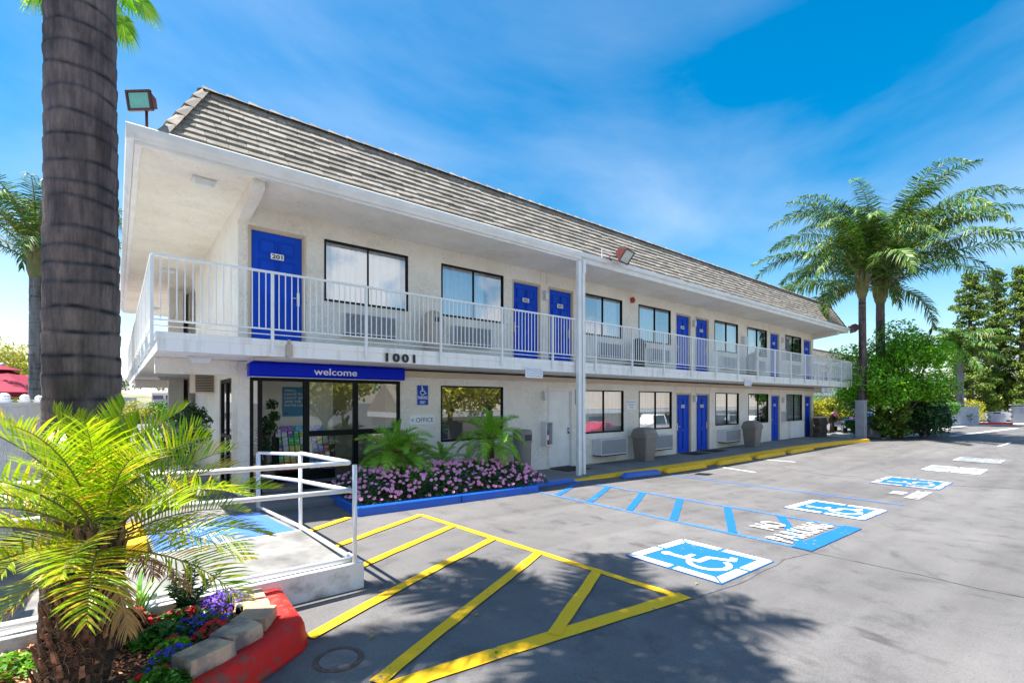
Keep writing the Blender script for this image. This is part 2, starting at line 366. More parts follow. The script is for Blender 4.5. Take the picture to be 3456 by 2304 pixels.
def put_text(mb, s, o, u, v, w, h, mi=0, bold=0, depth=None, fn=None, space=1.0):
    """fit the text s in the rectangle o + [0,w]*u + [0,h]*v"""
    vs, fs = text_geo(s, bold, space)
    if not vs: return
    x0 = min(q[0] for q in vs); x1 = max(q[0] for q in vs); y0 = min(q[1] for q in vs); y1 = max(q[1] for q in vs)
    o = Vector(o); u = Vector(u); v = Vector(v)
    out = [o+u*((q[0]-x0)/(x1-x0)*w)+v*((q[1]-y0)/(y1-y0)*h) for q in vs]
    if fn: out = [fn(q) for q in out]
    mb.add(out, fs, mi)
    if depth:
        d = Vector(depth); n = len(out); cnt = {}
        for f in fs:
            for i in range(len(f)):
                a, b2 = f[i], f[(i+1) % len(f)]; cnt[(a, b2)] = 1
        side = [(a, b2, b2+n, a+n) for (a, b2) in cnt if (b2, a) not in cnt]
        mb.add(out+[q-d for q in out], side, mi)
UX = Vector((1, 0, 0)); UZ = Vector((0, 0, 1)); UY = Vector((0, 1, 0))

# ------------------------------------------------------------------ world, sun, camera
SUND = Vector((-.35, .18, 1)).normalized()
el = math.asin(SUND.z); az = math.atan2(SUND.x, SUND.y)
w = bpy.data.worlds.new('World'); scene.world = w; w.use_nodes = True; nt = w.node_tree
bg = nt.nodes['Background']; bg.inputs[1].default_value = .115
sky = N(nt, 'ShaderNodeTexSky', sky_type='NISHITA'); sky.sun_disc = False; sky.sun_elevation = el; sky.sun_rotation = az
sky.altitude = 50; sky.air_density = 1.1; sky.dust_density = .6; sky.ozone_density = 2.0
hs = N(nt, 'ShaderNodeHueSaturation'); hs.inputs['Hue'].default_value = .490; hs.inputs['Saturation'].default_value = 1.55; hs.inputs['Value'].default_value = .72
nt.links.new(sky.outputs[0], hs.inputs['Color'])
tc = N(nt, 'ShaderNodeTexCoord'); sx = N(nt, 'ShaderNodeSeparateXYZ'); nt.links.new(tc.outputs['Generated'], sx.inputs[0])
# wispy high cloud: direction projected to a plane
zc = N(nt, 'ShaderNodeMath', operation='ADD'); nt.links.new(sx.outputs[2], zc.inputs[0]); zc.inputs[1].default_value = .22
dx = N(nt, 'ShaderNodeMath', operation='DIVIDE'); nt.links.new(sx.outputs[0], dx.inputs[0]); nt.links.new(zc.outputs[0], dx.inputs[1])
dy = N(nt, 'ShaderNodeMath', operation='DIVIDE'); nt.links.new(sx.outputs[1], dy.inputs[0]); nt.links.new(zc.outputs[0], dy.inputs[1])
cb = N(nt, 'ShaderNodeCombineXYZ'); nt.links.new(dx.outputs[0], cb.inputs[0]); nt.links.new(dy.outputs[0], cb.inputs[1])
n1 = N(nt, 'ShaderNodeTexNoise', Scale=.8, Detail=8, Roughness=.52, Distortion=.4); nt.links.new(cb.outputs[0], n1.inputs['Vector'])
r1 = ramp(nt, n1.outputs['Fac'], [(.42, (0, 0, 0)), (.80, (.40, .40, .40))])
# denser cumulus low in the sky opposite the motel (seen in its window panes)
n2 = N(nt, 'ShaderNodeTexNoise', Scale=4.2, Detail=8, Roughness=.55); nt.links.new(tc.outputs['Generated'], n2.inputs['Vector'])
r2 = ramp(nt, n2.outputs['Fac'], [(.48, (0, 0, 0)), (.58, (1, 1, 1))])
my = N(nt, 'ShaderNodeMapRange'); nt.links.new(sx.outputs[1], my.inputs[0]); my.inputs[1].default_value = .02; my.inputs[2].default_value = -.3
mz = N(nt, 'ShaderNodeMapRange'); nt.links.new(sx.outputs[2], mz.inputs[0]); mz.inputs[1].default_value = .6; mz.inputs[2].default_value = .3
ma = N(nt, 'ShaderNodeMath', operation='MULTIPLY'); nt.links.new(my.outputs[0], ma.inputs[0]); nt.links.new(mz.outputs[0], ma.inputs[1])
mb_ = N(nt, 'ShaderNodeMath', operation='MULTIPLY'); nt.links.new(ma.outputs[0], mb_.inputs[0]); nt.links.new(r2.outputs[0], mb_.inputs[1])
# haze whitening towards the left part of the horizon, cloudier there
hz = N(nt, 'ShaderNodeMapRange'); nt.links.new(sx.outputs[2], hz.inputs[0]); hz.inputs[1].default_value = .35; hz.inputs[2].default_value = -.02; hz.inputs[3].default_value = 0; hz.inputs[4].default_value = .6
lf = N(nt, 'ShaderNodeMapRange'); nt.links.new(sx.outputs[0], lf.inputs[0]); lf.inputs[1].default_value = .75; lf.inputs[2].default_value = -.15; lf.inputs[3].default_value = .35; lf.inputs[4].default_value = 1.25
hz2 = N(nt, 'ShaderNodeMath', operation='MULTIPLY'); nt.links.new(hz.outputs[0], hz2.inputs[0]); nt.links.new(lf.outputs[0], hz2.inputs[1])
mxa = N(nt, 'ShaderNodeMath', operation='MAXIMUM'); nt.links.new(r1.outputs[0], mxa.inputs[0]); nt.links.new(mb_.outputs[0], mxa.inputs[1])
mxb = N(nt, 'ShaderNodeMath', operation='MAXIMUM'); nt.links.new(mxa.outputs[0], mxb.inputs[0]); nt.links.new(hz2.outputs[0], mxb.inputs[1])
nt.links.new(mixc(nt, mxb.outputs[0], hs.outputs[0], (5.0, 5.1, 5.3)), bg.inputs[0])

sl = bpy.data.lights.new('sun', 'SUN'); sl.energy = 5.0; sl.angle = R(.5); sl.color = (1, .965, .90)
so = bpy.data.objects.new('sun', sl); COL.objects.link(so); so.rotation_euler = SUND.to_track_quat('Z', 'Y').to_euler(); so.location = (0, 0, 30)
cam = bpy.data.cameras.new('camera'); co = bpy.data.objects.new('camera', cam); COL.objects.link(co)
cam.sensor_width = 36; cam.lens = 1113.5/2352*36; cam.shift_y = 137/2352; cam.clip_end = 3000; cam.clip_start = .05
co.location = (0, 0, 1.95); co.rotation_euler = (R(90), 0, -math.atan2(.6324, .7746)); scene.camera = co
vs_ = scene.view_settings; vs_.view_transform = 'Standard'; vs_.look = 'None'; vs_.gamma = 1; vs_.exposure = 1.33

# ------------------------------------------------------------------ setting: ground
def grid_sheet(xs, ys, zf):
    mb = MB(); nx = len(xs)
    mb.v = [(x, y, zf(x, y)) for y in ys for x in xs]
    mb.f = [(j*nx+i, j*nx+i+1, (j+1)*nx+i+1, (j+1)*nx+i) for j in range(len(ys)-1) for i in range(nx-1)]; mb.m = [0]*len(mb.f); return mb
grid_sheet([-900, -60, -5, 2, 9, 13, 20, 30, 60, 120, 900], [-900, -40, -10, -8.5, -7, -5.5, -4, -2.5, -1, 5, 12, 20, 45, 100, 900], zg).build('ground', 'asphalt').__setitem__('kind', 'structure')

def strip(mb, p0, p1, wd, lift=.006, mi=0, wob=0):
    p0 = Vector(p0).to_2d() if len(p0) > 2 else Vector(p0); p1 = Vector(p1)
    d = (p1-p0); L = d.length; d /= L; n = Vector((-d.y, d.x)); k = max(2, int(L/.2)); o = len(mb.v)
    for i in range(k+1):
        c = p0+d*L*i/k; ww = wd/2
        for s in (-1, 1):
            jit = wob*noise.noise(Vector((c.x*3+s*7, c.y*3, wd)))
            q = c+n*s*(ww+jit); mb.v.append((q.x, q.y, zg(q.x)+lift))
    for i in range(k): mb.f.append((o+2*i, o+2*i+2, o+2*i+3, o+2*i+1)); mb.m.append(mi)
def struct(mb, name, mat, **k):
    o = mb.build(name, mat, **k); o['kind'] = 'structure'; return o
def drape(lift): return lambda q: Vector((q.x, q.y, zg(q.x)+lift))

# yellow hatched aisle by the entrance
A = Vector((3.81, 7.02)); B = Vector((4.12, 2.50)); C_ = Vector((1.43, 2.82))
def lerp(a, b, t): return a+(b-a)*t
mb = MB()
strip(mb, A, B+(B-A).normalized()*.0, .10, .006, wob=.012)
strip(mb, B+Vector((.06, .03)), (-.6, 3.03), .15, .010, wob=.012)
struct(mb, 'yellow_aisle_outline', 'markyellow')
mb = MB()
for (x1, y1), (x0, y0) in (((3.80, 6.98), (2.0, 5.98)), ((3.85, 6.08), (1.95, 5.07)), ((3.88, 5.17), (1.13, 3.82)), ((3.96, 4.34), (1.28, 2.93)), ((4.03, 3.48), (2.62, 2.70)), ((2.80, 7.45), (2.0, 6.92))):
    strip(mb, (x1, y1), (x0, y0), .11, .014, wob=.012)
struct(mb, 'yellow_aisle_hatching', 'markyellow')
# blue accessible bay lines
mb = MB(); strip(mb, (6.87, 7.5), (6.87, 2.5), .10, .006, wob=.01); strip(mb, (8.69, 8.1), (8.75, 2.55), .10, .006, wob=.01); strip(mb, (11.78, 7.7), (11.92, 2.5), .09, .006, wob=.01)
struct(mb, 'blue_bay_lines', 'markblue')
mb = MB()
for ya in (7.03, 6.17, 5.25, 4.38, 3.42, 2.5):
    strip(mb, (6.92, ya), (8.66, ya+.96), .13, .009, wob=.01)
strip(mb, (6.82, 2.47), (8.80, 2.47), .24, .012, wob=.015); strip(mb, (6.87, 7.85), (8.6, 8.05), .12, .012, wob=.01)
struct(mb, 'blue_aisle_hatching', 'markblue2')
mb = MB(); strip(mb, (14.62, 7.7), (14.3, 6.4), .10, .006); strip(mb, (30.2, 3.0), (33.5, 2.9), .10, .006); strip(mb, (17.6, 7.6), (17.7, 6.6), .09, .006)
strip(mb, (37, 5.6), (52, 4.2), .25, .006)
struct(mb, 'white_bay_lines', 'markwhite')
def nopark(x0, y0, sc=1.0):
    mb = MB()
    put_text(mb, 'NO', (x0+.52*sc, y0+.46*sc, 0), UX, UY, .56*sc, .36*sc, 0, .0, space=1.12, fn=drape(.020))
    put_text(mb, 'PARKING', (x0, y0, 0), UX, UY, 1.60*sc, .36*sc, 0, .0, space=1.15, fn=drape(.020)); return mb
def isa(cx, cy, wx, wy, m1='markblue2', m2='markwhite'):
    """wheelchair symbol panel; head towards -X side of a driver entering, base edge towards -X"""
    f = MB(); h = .008
    def q(a, b): return (cx+a*wx, cy+b*wy)
    n = 6
    for i in range(n):
        a0 = -.5+i/n; a1 = -.5+(i+1)/n
        P = [q(a0, -.5), q(a1, -.5), q(a1, .5), q(a0, .5)]
        f.add([(x, y, zg(x)+h) for x, y in P], [(0, 1, 2, 3)])
    struct(f, 'symbol_panel', m1)
    g = MB(); h2 = .013
    def poly(pts):
        g.add([(cx+a*wx, cy+b*wy, zg(cx+a*wx)+h2) for a, b in pts], [tuple(range(len(pts)))])
    # border in pieces with gaps
    bw = .10
    for s in (-1, 1):
        for t in (-1, 1):
            poly([(s*.49, t*.025), (s*.49, t*.475), (s*(.49-bw), t*(.475-bw)), (s*(.49-bw), t*.025)][:: 1 if s*t > 0 else -1])
            poly([(s*.025, t*.49), (s*.475, t*.49), (s*(.475-bw), t*(.49-bw)), (s*.025, t*(.49-bw))][:: -1 if s*t > 0 else 1])
    # figure drawn in a local frame: up = fu, right = fr
    def W(x, y): return (-.35+.66*x, -.33+.66*y)
    def pl(pts, w):
        for (a, b), (c, d) in zip(pts, pts[1:]):
            dx_, dy_ = c-a, d-b; L = math.hypot(dx_, dy_); nx, ny = -dy_/L*w/2, dx_/L*w/2; e = w*.25/L
            a2, b2, c2, d2 = a-dx_*e, b-dy_*e, c+dx_*e, d+dy_*e
            poly([W(a2+nx, b2+ny), W(a2-nx, b2-ny), W(c2-nx, d2-ny), W(c2+nx, d2+ny)])
    def arc(cx_, cy_, r, a0, a1, w, n=14):
        for i in range(n):
            t0 = a0+(a1-a0)*i/n; t1 = a0+(a1-a0)*(i+1)/n
            poly([W(cx_+(r-w/2)*math.cos(t0), cy_+(r-w/2)*math.sin(t0)), W(cx_+(r+w/2)*math.cos(t0), cy_+(r+w/2)*math.sin(t0)),
                  W(cx_+(r+w/2)*math.cos(t1), cy_+(r+w/2)*math.sin(t1)), W(cx_+(r-w/2)*math.cos(t1), cy_+(r-w/2)*math.sin(t1))])
    poly([W(.36+.085*math.cos(t*PI/6), .93+.085*math.sin(t*PI/6)) for t in range(12)])
    pl([(.36, .82), (.38, .42), (.66, .42), (.80, .12), (.92, .17)], .10); pl([(.37, .64), (.60, .64)], .08)
    arc(.40, .27, .27, R(115), R(335), .085)
    struct(g, 'wheelchair_symbol', m2)
isa(5.37, 3.06, 1.24, 1.20); isa(10.22, 3.14, 1.40, 1.26)
struct(nopark(6.98, 2.64, 1.0), 'no_parking_lettering', 'markwhite')
MAT['faintblue'] = worn_paint('faint_blue_field', (.14, .26, .55), under=(.22, .21, .20), amount=.50); MAT['faintwhite'] = worn_paint('faint_white', (.6, .6, .6), under=(.22, .21, .2), amount=.52)
isa(15.5, 3.1, 1.6, 1.35, 'markblue2', 'faintwhite'); isa(19.3, 2.85, 1.5, 1.3, 'faintblue', 'markwhite'); isa(22.9, 2.75, 1.5, 1.2, 'faintblue', 'faintwhite')
mb = nopark(12.95, 2.45, .75); struct(mb, 'faded_no_parking_lettering', 'markwhite')
mb = MB()
for P in ([(6.80, 2.40), (6.81, 1.75), (6.85, 1.26), (6.8, .9), (6.83, .3)], [(16.54, 7.1), (15.9, 6.2), (15.49, 5.42), (15.2, 4.35), (15.3, 3.3), (15.9, 2.1), (16.6, .9)], [(6.70, 2.35), (6.2, 2.44), (5.91, 2.41), (5.0, 2.38), (4.17, 2.46)], [(22, .2), (23, 1.5), (25, 2.4), (29, 3.0)]):
    for a, b in zip(P, P[1:]): strip(mb, a, b, .028, .005, wob=.02)
strip(mb, (33, 7.4), (39, 5.2), .10, .01, wob=.03); strip(mb, (39, 5.2), (62, 1.4), .45, .008, wob=.1); strip(mb, (50, 3.0), (75, 1.5), .35, .012, wob=.1)  # wide dark bands running across the far lot
struct(mb, 'tar_seams_dark_bands', 'targray')

# walkway in front of the rooms, kerb painted yellow
def kerbY(X):
    T = [(2, 8.62), (3.0, 8.62), (7.3, 8.40), (8.6, 8.30), (22, 8.22), (26, 7.95), (28.8, 7.55)]
    return itp(X, T)
xs = [-1.2, 1.7, 3, 5, 7.3, 8.6, 9.5, 11, 13, 16, 18, 20, 22, 24, 26, 28.8]
mb = MB()
for a, b in zip(xs, xs[1:]):
    for (p, q) in ((a, b),):
        yo = 8.62 if b <= 3 else None
        y0a, y0b = kerbY(p), kerbY(q)
        z0, z1 = zw(p), zw(q)
        mb.add([(p, y0a, z0), (q, y0b, z1), (q, 10.25, z1), (p, 10.25, z0), (p, y0a, z0-.5), (q, y0b, z1-.5)], [(0, 1, 2, 3), (4, 5, 1, 0)])
mb.box(28.8, 29.4, 7.6, 10.25, -.5, .078)
struct(mb, 'walkway', 'walk')
mb = MB()
for a, b in zip(xs, xs[1:]):
    if a < 8.6: continue
    ka, kb = kerbY(a), kerbY(b)
    za, zb = zw(a)+.006, zw(b)+.006
    if a == 8.6: za = zg(a)+.02
    mb.add([(a, ka-.20, zg(a)-.05), (b, kb-.20, zg(b)-.05), (b, kb-.17, zb), (a, ka-.17, za), (b, kb+.06, zb), (a, ka+.06, za)], [(0, 1, 2, 3), (3, 2, 4, 5)])
struct(mb, 'yellow_kerb', 'yellowpaint')
mb = MB()
for a, b in ((7.2, 8.6),):
    mb.add([(a, 8.08, zg(a)+.0), (b, 8.12, zg(b)), (b, 8.15, zw(b)+.012), (a, 8.11, zw(a)+.012), (b, 8.30, zw(b)+.012), (a, 8.40, zw(a)+.012)], [(0, 1, 2, 3), (3, 2, 4, 5)])
struct(mb, 'blue_kerb', 'bluekerb')

# ------------------------------------------------------------------ motel building
motel = thing('motel_building', (15, 10, 0), 'long two storey white stucco motel with blue doors and a grey tiled mansard roof', 'motel')
def wall_grid(mb, x0, x1, z0, z1, yf, yb, ops, axis='X', mi=0):
    xs_ = sorted({x0, x1}|{o[0] for o in ops}|{o[1] for o in ops}); zs_ = sorted({z0, z1}|{o[2] for o in ops}|{o[3] for o in ops})
    def T(x, y, z): return (x, y, z) if axis == 'X' else (y, x, z)
    for i in range(len(xs_)-1):
        for j in range(len(zs_)-1):
            cx, cz = (xs_[i]+xs_[i+1])/2, (zs_[j]+zs_[j+1])/2
            if any(o[0] < cx < o[1] and o[2] < cz < o[3] for o in ops): continue
            a, b, c, d = xs_[i], xs_[i+1], zs_[j], zs_[j+1]
            mb.add([T(a, yf, c), T(b, yf, c), T(b, yf, d), T(a, yf, d)], [(0, 1, 2, 3)], mi)
            mb.add([T(a, yb, c), T(b, yb, c), T(b, yb, d), T(a, yb, d)], [(3, 2, 1, 0)], mi)
    for a, b, c, d in ops:
        mb.add([T(a, yf, c), T(a, yb, c), T(a, yb, d), T(a, yf, d)], [(0, 1, 2, 3)], mi); mb.add([T(b, yf, c), T(b, yb, c), T(b, yb, d), T(b, yf, d)], [(3, 2, 1, 0)], mi)
        mb.add([T(a, yf, d), T(b, yf, d), T(b, yb, d), T(a, yb, d)], [(0, 1, 2, 3)], mi); mb.add([T(a, yf, c), T(b, yf, c), T(b, yb, c), T(a, yb, c)], [(3, 2, 1, 0)], mi)
UD = [(1.94, 2.84, '201', 1), (8.23, 9.13, '202', -1), (9.55, 10.45, '203', 1), (16.0, 16.88, '204', -1), (17.34, 18.22, '205', 1), (23.9, 24.78, '206', -1), (27.9, 28.78, '207', 1)]
UW = [(3.26, 5.12, .12, 1.74), (5.99, 7.87, 0, 1.36), (10.91, 12.81, .95, 1.9), (13.69, 15.6, 0, 1.25), (18.72, 20.69, 1.0, 1.97), (21.56, 23.5, 0, .95), (25.56, 27.53, 0, 1.0)]
LD = [(16.03, 16.91, '101', -1), (17.38, 18.26, '102', 1), (24.0, 24.86, '103', -1), (28.03, 28.86, '104', 1)]
LW = [(10.93, 12.88, .03, 1.92), (13.71, 15.67, 0, 1.75), (18.79, 20.77, 0, 1.95), (21.66, 23.65, 0, 1.0), (25.69, 27.63, 0, 1.9)]
mb = MB()
up_ops = [(a-.045, b+.045, 2.97, 5.19) for a, b, _, _ in UD]+[(a, b, 3.98, 5.23) for a, b, _, _ in UW]
wall_grid(mb, 1.72, 29.2, 2.969, 5.575, 10.0, 10.18, up_ops)
lo_ops = [(a-.045, b+.045, -.12, 2.24) for a, b, _, _ in LD]+[(a, b, .96, 2.29) for a, b, _, _ in LW]+[(1.91, 4.93, -.12, 2.42), (5.98, 7.86, .98, 2.32), (9.53, 10.46, -.12, 2.29)]
wall_grid(mb, 1.72, 29.2, -.3, 2.68, 10.0, 10.18, lo_ops)
# end walls (X = 1.72 and 29.2); left one has the lobby side door and, further back, the stair opening
wall_grid(mb, 10.0, 16.1, -.3, 2.68, 1.72, 1.90, [(10.66, 12.04, -.1, 2.40)], 'Y'); wall_grid(mb, 10.0, 16.1, 2.969, 5.575, 1.72, 1.90, [], 'Y')
wall_grid(mb, 19.6, 24.0, -.3, 2.68, 1.72, 1.90, [], 'Y'); wall_grid(mb, 19.6, 24.0, 2.969, 5.575, 1.72, 1.90, [], 'Y')
wall_grid(mb, 10.0, 24.0, -.3, 2.68, 29.02, 29.2, [], 'Y'); wall_grid(mb, 10.0, 24.0, 2.969, 5.575, 29.02, 29.2, [], 'Y')
wall_grid(mb, 1.72, 29.2, -.3, 2.68, 23.8, 24.0, []); wall_grid(mb, 1.72, 29.2, 2.969, 5.575, 23.8, 24.0, [])
mb.box(1.9, 29.0, 16.1, 16.25, -.3, 5.57); mb.box(1.9, 29.0, 19.45, 19.6, -.3, 5.57)
for X in (13.25, 21.1, 28.9): mb.box(X-.1, X+.1, 10.19, 16.0, -.3, 5.5)
mb.build('wall', 'stucco', motel)
# pilaster strips above each door (raised stucco bands), the band trim under the balcony
def one_box(name, mat, parent, *a):
    q = MB(); q.box(*a); return q.build(name, mat, parent)
for ds, z0, z1 in ((UD, 5.26, 5.56), (LD, 2.26, 2.49)):
    for a, b, _, _ in ds:
        one_box('stucco_band', 'stucco', motel, a-.12, a-.07, 9.985, 9.999, z0, z1); one_box('stucco_band', 'stucco', motel, b+.07, b+.12, 9.985, 9.999, z0, z1)
one_box('stucco_band', 'stucco', motel, 9.46, 9.50, 9.985, 9.999, .03, 2.49)
mb = MB(); mb.box(5.0, 29.15, 9.93, 9.998, 2.50, 2.63); mb.box(5.0, 29.15, 9.965, 9.998, 2.632, 2.668, 1)
mb.build('beam_band', ['beige', 'dark'], motel)
# floor slabs and balcony
mb = MB()
mb.box(.46, 30.66, 8.72, 25.2, 2.69, 2.955)
mb.box(.44, 30.68, 8.70, 25.22, 2.865, 2.968)     # raised top lip, proud of the fascia
mb.build('balcony_slab', 'slabwhite', motel)
for y in (10.0, 21.0): one_box('beam', 'stucco', motel, .50, 1.715, y, y+.2, 2.42, 2.685)
one_box('beam', 'stucco', motel, 29.205, 30.4, 10, 10.2, 2.42, 2.685)
one_box('column', 'stucco', motel, 1.3, 1.70, 19.0, 19.35, -.1, 2.685); one_box('column', 'stucco', motel, 1.3, 1.70, 19.0, 19.35, 2.97, 5.57)
# soffit and brackets
mb = MB(); mb.box(.28, 29.95, 8.68, 25.3, 5.576, 5.66); mb.build('soffit', 'soffit', motel)
for P in ([(1.716, 9.998, 5.26), (1.716, 9.998, 5.574), (1.716, 8.78, 5.574), (1.716, 8.78, 5.42)], [(28.996, 9.998, 5.26), (28.996, 9.998, 5.574), (28.996, 8.78, 5.574), (28.996, 8.78, 5.42)],
          [(1.716, 24.0, 5.2), (1.716, 24.0, 5.574), (1.716, 25.2, 5.574), (1.716, 25.2, 5.42)], [(1.716, 16.1, 5.0), (1.716, 16.1, 5.574), (1.716, 17.0, 5.574)]):
    mb = MB(); mb.prism(P, (.19, 0, 0)); mb.build('eave_bracket', 'stucco', motel)
# fascia + gutter
mb = MB()
mb.box(.20, 30.05, 8.62, 8.679, 5.56, 5.78); mb.box(.20, .279, 8.68, 25.3, 5.56, 5.78); mb.box(29.951, 30.05, 8.68, 25.3, 5.56, 5.78); mb.box(.20, 30.05, 25.301, 25.38, 5.56, 5.78)
mb.build('fascia', 'trimwhite', motel, bevel=.006)
mb = MB()
def gutter(xa, xb):
    pr = [(8.617, 5.605), (8.575, 5.61), (8.555, 5.66), (8.525, 5.70), (8.515, 5.785), (8.53, 5.80), (8.54, 5.79), (8.545, 5.72), (8.617, 5.70)]
    mb.prism([(xa, y, z) for y, z in pr], (xb-xa, 0, 0))
gutter(.10, 9.30)
pr = [(.197, 5.605), (.16, 5.61), (.14, 5.66), (.11, 5.70), (.10, 5.785), (.115, 5.80), (.125, 5.79), (.13, 5.72), (.197, 5.70)]
mb.prism([(x, 8.53, z) for x, z in pr], (0, 16.7, 0))
mb.box(9.30, 30.10, 8.555, 8.618, 5.69, 5.80)
mb.build('gutter', 'trimwhite', motel)
# roof: mansard with individual tiles
def roof_on(parent, X0, X1, Y0, Y1, zb, zt, run, name='roof', rows=10):
    core = MB(); e = .03
    xi, xj, yi, yj = X0+run, X1-run, Y0+run, Y1-run
    core.add([(X0+e, Y0+e, zb), (X1-e, Y0+e, zb), (X1-e, Y1-e, zb), (X0+e, Y1-e, zb), (xi+e, yi+e, zt), (xj-e, yi+e, zt), (xj-e, yj-e, zt), (xi+e, yj-e, zt)],
             [(0, 1, 5, 4), (1, 2, 6, 5), (2, 3, 7, 6), (3, 0, 4, 7), (4, 5, 6, 7), (3, 2, 1, 0)])
    # tiles on the front slope and the two end slopes
    def slope(org, along, inward, L, rr):
        n = (Vector(inward)*(-(zt-zb))+Vector((0, 0, run))).normalized()
        n = -n if n.z < 0 else n
        n = (Vector((0, 0, 1))*run - Vector(inward)*(zt-zb)).normalized()
        up = (Vector(inward)*run+Vector((0, 0, zt-zb))); SL = up.length; up.normalize()
        rh = SL/rows
        for j in range(rows):
            s0 = j*rh; inset0 = run*s0/SL
            x = inset0+.02; xe = L-inset0-.02
            x -= rr.random()*.2
            while x < xe:
                wd = .29+rr.uniform(-.012, .012); a = max(x, inset0+.01); b_ = min(x+wd-.006, xe)
                if b_-a > .03:
                    drop = rr.choice((0, 0, .012, .02))*rr.random(); th = .034+rr.uniform(0, .012)
                    o = Vector(org)+Vector(along)*a+up*(s0-.03-drop); ww = Vector(along)*(b_-a)
                    hi = up*(rh+.04)
                    v0, v1, v2, v3 = o+n*.004, o+ww+n*.004, o+ww+hi+n*.001, o+hi+n*.001
                    core.add([v0, v1, v2, v3, v0+n*th, v1+n*th, v2+n*.010, v3+n*.010], [(4, 5, 6, 7), (0, 1, 5, 4), (0, 4, 7, 3), (1, 2, 6, 5)])
                x += wd
    rr = random.Random(5)
    slope((X0, Y0, zb), (1, 0, 0), (0, 1, 0), X1-X0, rr); slope((X0, Y1, zb), (0, -1, 0), (1, 0, 0), Y1-Y0, rr); slope((X1, Y0, zb), (0, 1, 0), (-1, 0, 0), Y1-Y0, rr)
    # hip and ridge caps
    def caps(p, q, wd=.12, step=.26, side=Vector((1, 0, 0)), up=Vector((0, 0, 1))):
        p = Vector(p); q = Vector(q); d = q-p; L = d.length; d.normalize(); s = side.normalized(); u = up.normalized(); n_ = int(L/step)
        for i in range(n_):
            a = p+d*(i*L/n_-.02); b_ = p+d*((i+1)*L/n_+.03); t0, t1 = .075, .035
            core.add([a-s*wd, a+u*t0, a+s*wd, b_-s*wd*.9, b_+u*t1, b_+s*wd*.9, a-s*wd-u*.05, a+s*wd-u*.05], [(0, 1, 4, 3), (1, 2, 5, 4), (6, 7, 2, 1, 0)])
    caps((X0, Y0, zb+.01), (xi, yi, zt), side=Vector((1, -1, 0)), up=Vector((-1, -1, 1.2)))
    caps((X1, Y0, zb+.01), (xj, yi, zt), side=Vector((1, 1, 0)), up=Vector((1, -1, 1.2)))
    caps((xi, yi, zt+.0), (xj, yi, zt+.0), side=Vector((0, 1, .1)), up=Vector((0, -.6, 1)), wd=.10, step=.33)
    caps((xi, yj, zt), (xi, yi, zt), side=Vector((1, 0, 0)), up=Vector((-.6, 0, 1)), wd=.10, step=.33)
    return core.build(name, 'tiles', parent)
roof_on(motel, .50, 29.75, 8.66, 25.2, 5.80, 6.98, .60)
mb = MB(); mb.box(.21, 30.04, 8.68, 25.3, 5.70, 5.785); mb.build('roof_flashing', 'trimwhite', motel)

def door(parent, x0, x1, zb, zt, num, side, y=10.0, mat='doorblue'):
    fr = MB(); t = .045
    fr.box(x0-t, x0, y+.012, y+.16, zb, zt+t); fr.box(x1, x1+t, y+.012, y+.16, zb, zt+t); fr.box(x0, x1, y+.012, y+.16, zt, zt+t)
    fr.box(x0-t-.018, x0-t+.02, y-.012, y+.011, zb, zt+t+.02); fr.box(x1+t-.02, x1+t+.018, y-.012, y+.011, zb, zt+t+.02); fr.box(x0-t+.021, x1+t-.021, y-.012, y+.011, zt+t-.02, zt+t+.02)
    d = MB(); yy = y+.055; w = x1-x0
    d.box(x0+.004, x1-.004, yy, yy+.045, zb+.01, zt-.004)
    if num:
        H = zt-zb
        for (fa, fb) in ((.16, .46), (.54, .84)):
            for (ga, gb) in ((.07, .36), (.42, .76), (.82, .93)):
                a, b_ = x0+w*fa, x0+w*fb; c, e = zb+H*ga, zb+H*gb
                # recessed moulding and raised field
                d.box(a, b_, yy-.004, yy-.0005, c, e); k = .022
                d.prism([(a+k, yy-.004, c+k), (b_-k, yy-.004, c+k), (b_-k, yy-.004, e-k), (a+k, yy-.004, e-k)], (0, -.010, 0))
                for (p, q, r_, s_) in ((a-.014, b_+.014, c-.014, c), (a-.014, b_+.014, e, e+.014)): d.box(p, q, yy-.018, yy-.0005, r_, s_)
                for (p, q) in ((a-.014, a), (b_, b_+.014)): d.box(p, q, yy-.018, yy-.0005, c, e)
    do = d.build('door', mat, parent)
    fr.build('door_frame', 'beige' if num else 'trimwhite', do)
    h = MB(); hx = x1-.07 if side > 0 else x0+.07; hz = zb+.98
    if num:
        h.box(hx-.025, hx+.025, yy-.022, yy-.002, hz-.14, hz+.12); h.tube([(hx, yy-.022, hz), (hx, yy-.06, hz), (hx-.11*side, yy-.065, hz)], .011, 8); h.tube([(hx, yy-.022, hz+.085), (hx, yy-.035, hz+.085)], .014, 8)
    else:
        h.box(hx-.012, hx+.012, yy-.008, yy-.001, hz-.02, hz+.14); h.tube([(hx, yy-.006, hz), (hx, yy-.05, hz)], .024, 10); h.tube([(hx, yy-.006, hz+.12), (hx, yy-.03, hz+.12)], .020, 10)
    h.build('door_handle', 'metal' if num else 'black', do)
    if num:
        p = MB(); cx = (x0+x1)/2; cz = zb+ (zt-zb)*.80
        p.box(cx-.115, cx+.115, yy-.0245, yy-.0185, cz-.055, cz+.055)
        put_text(p, num, (cx-.093, yy-.0255, cz-.041), UX, UZ, .186, .082, 1, .035)
        p.build('number_plate', ['letterwhite', 'ink'], do)
    return do
for a, b, n_, s in UD: door(motel, a, b, 2.972, 5.14, n_, s)
for a, b, n_, s in LD: door(motel, a, b, zw((a+b)/2)+.005, 2.19, n_, s)
o = door(motel, 9.58, 10.41, .045, 2.24, None, 1, mat='trimwhite'); o['label'] = 'plain white utility door behind the white post'

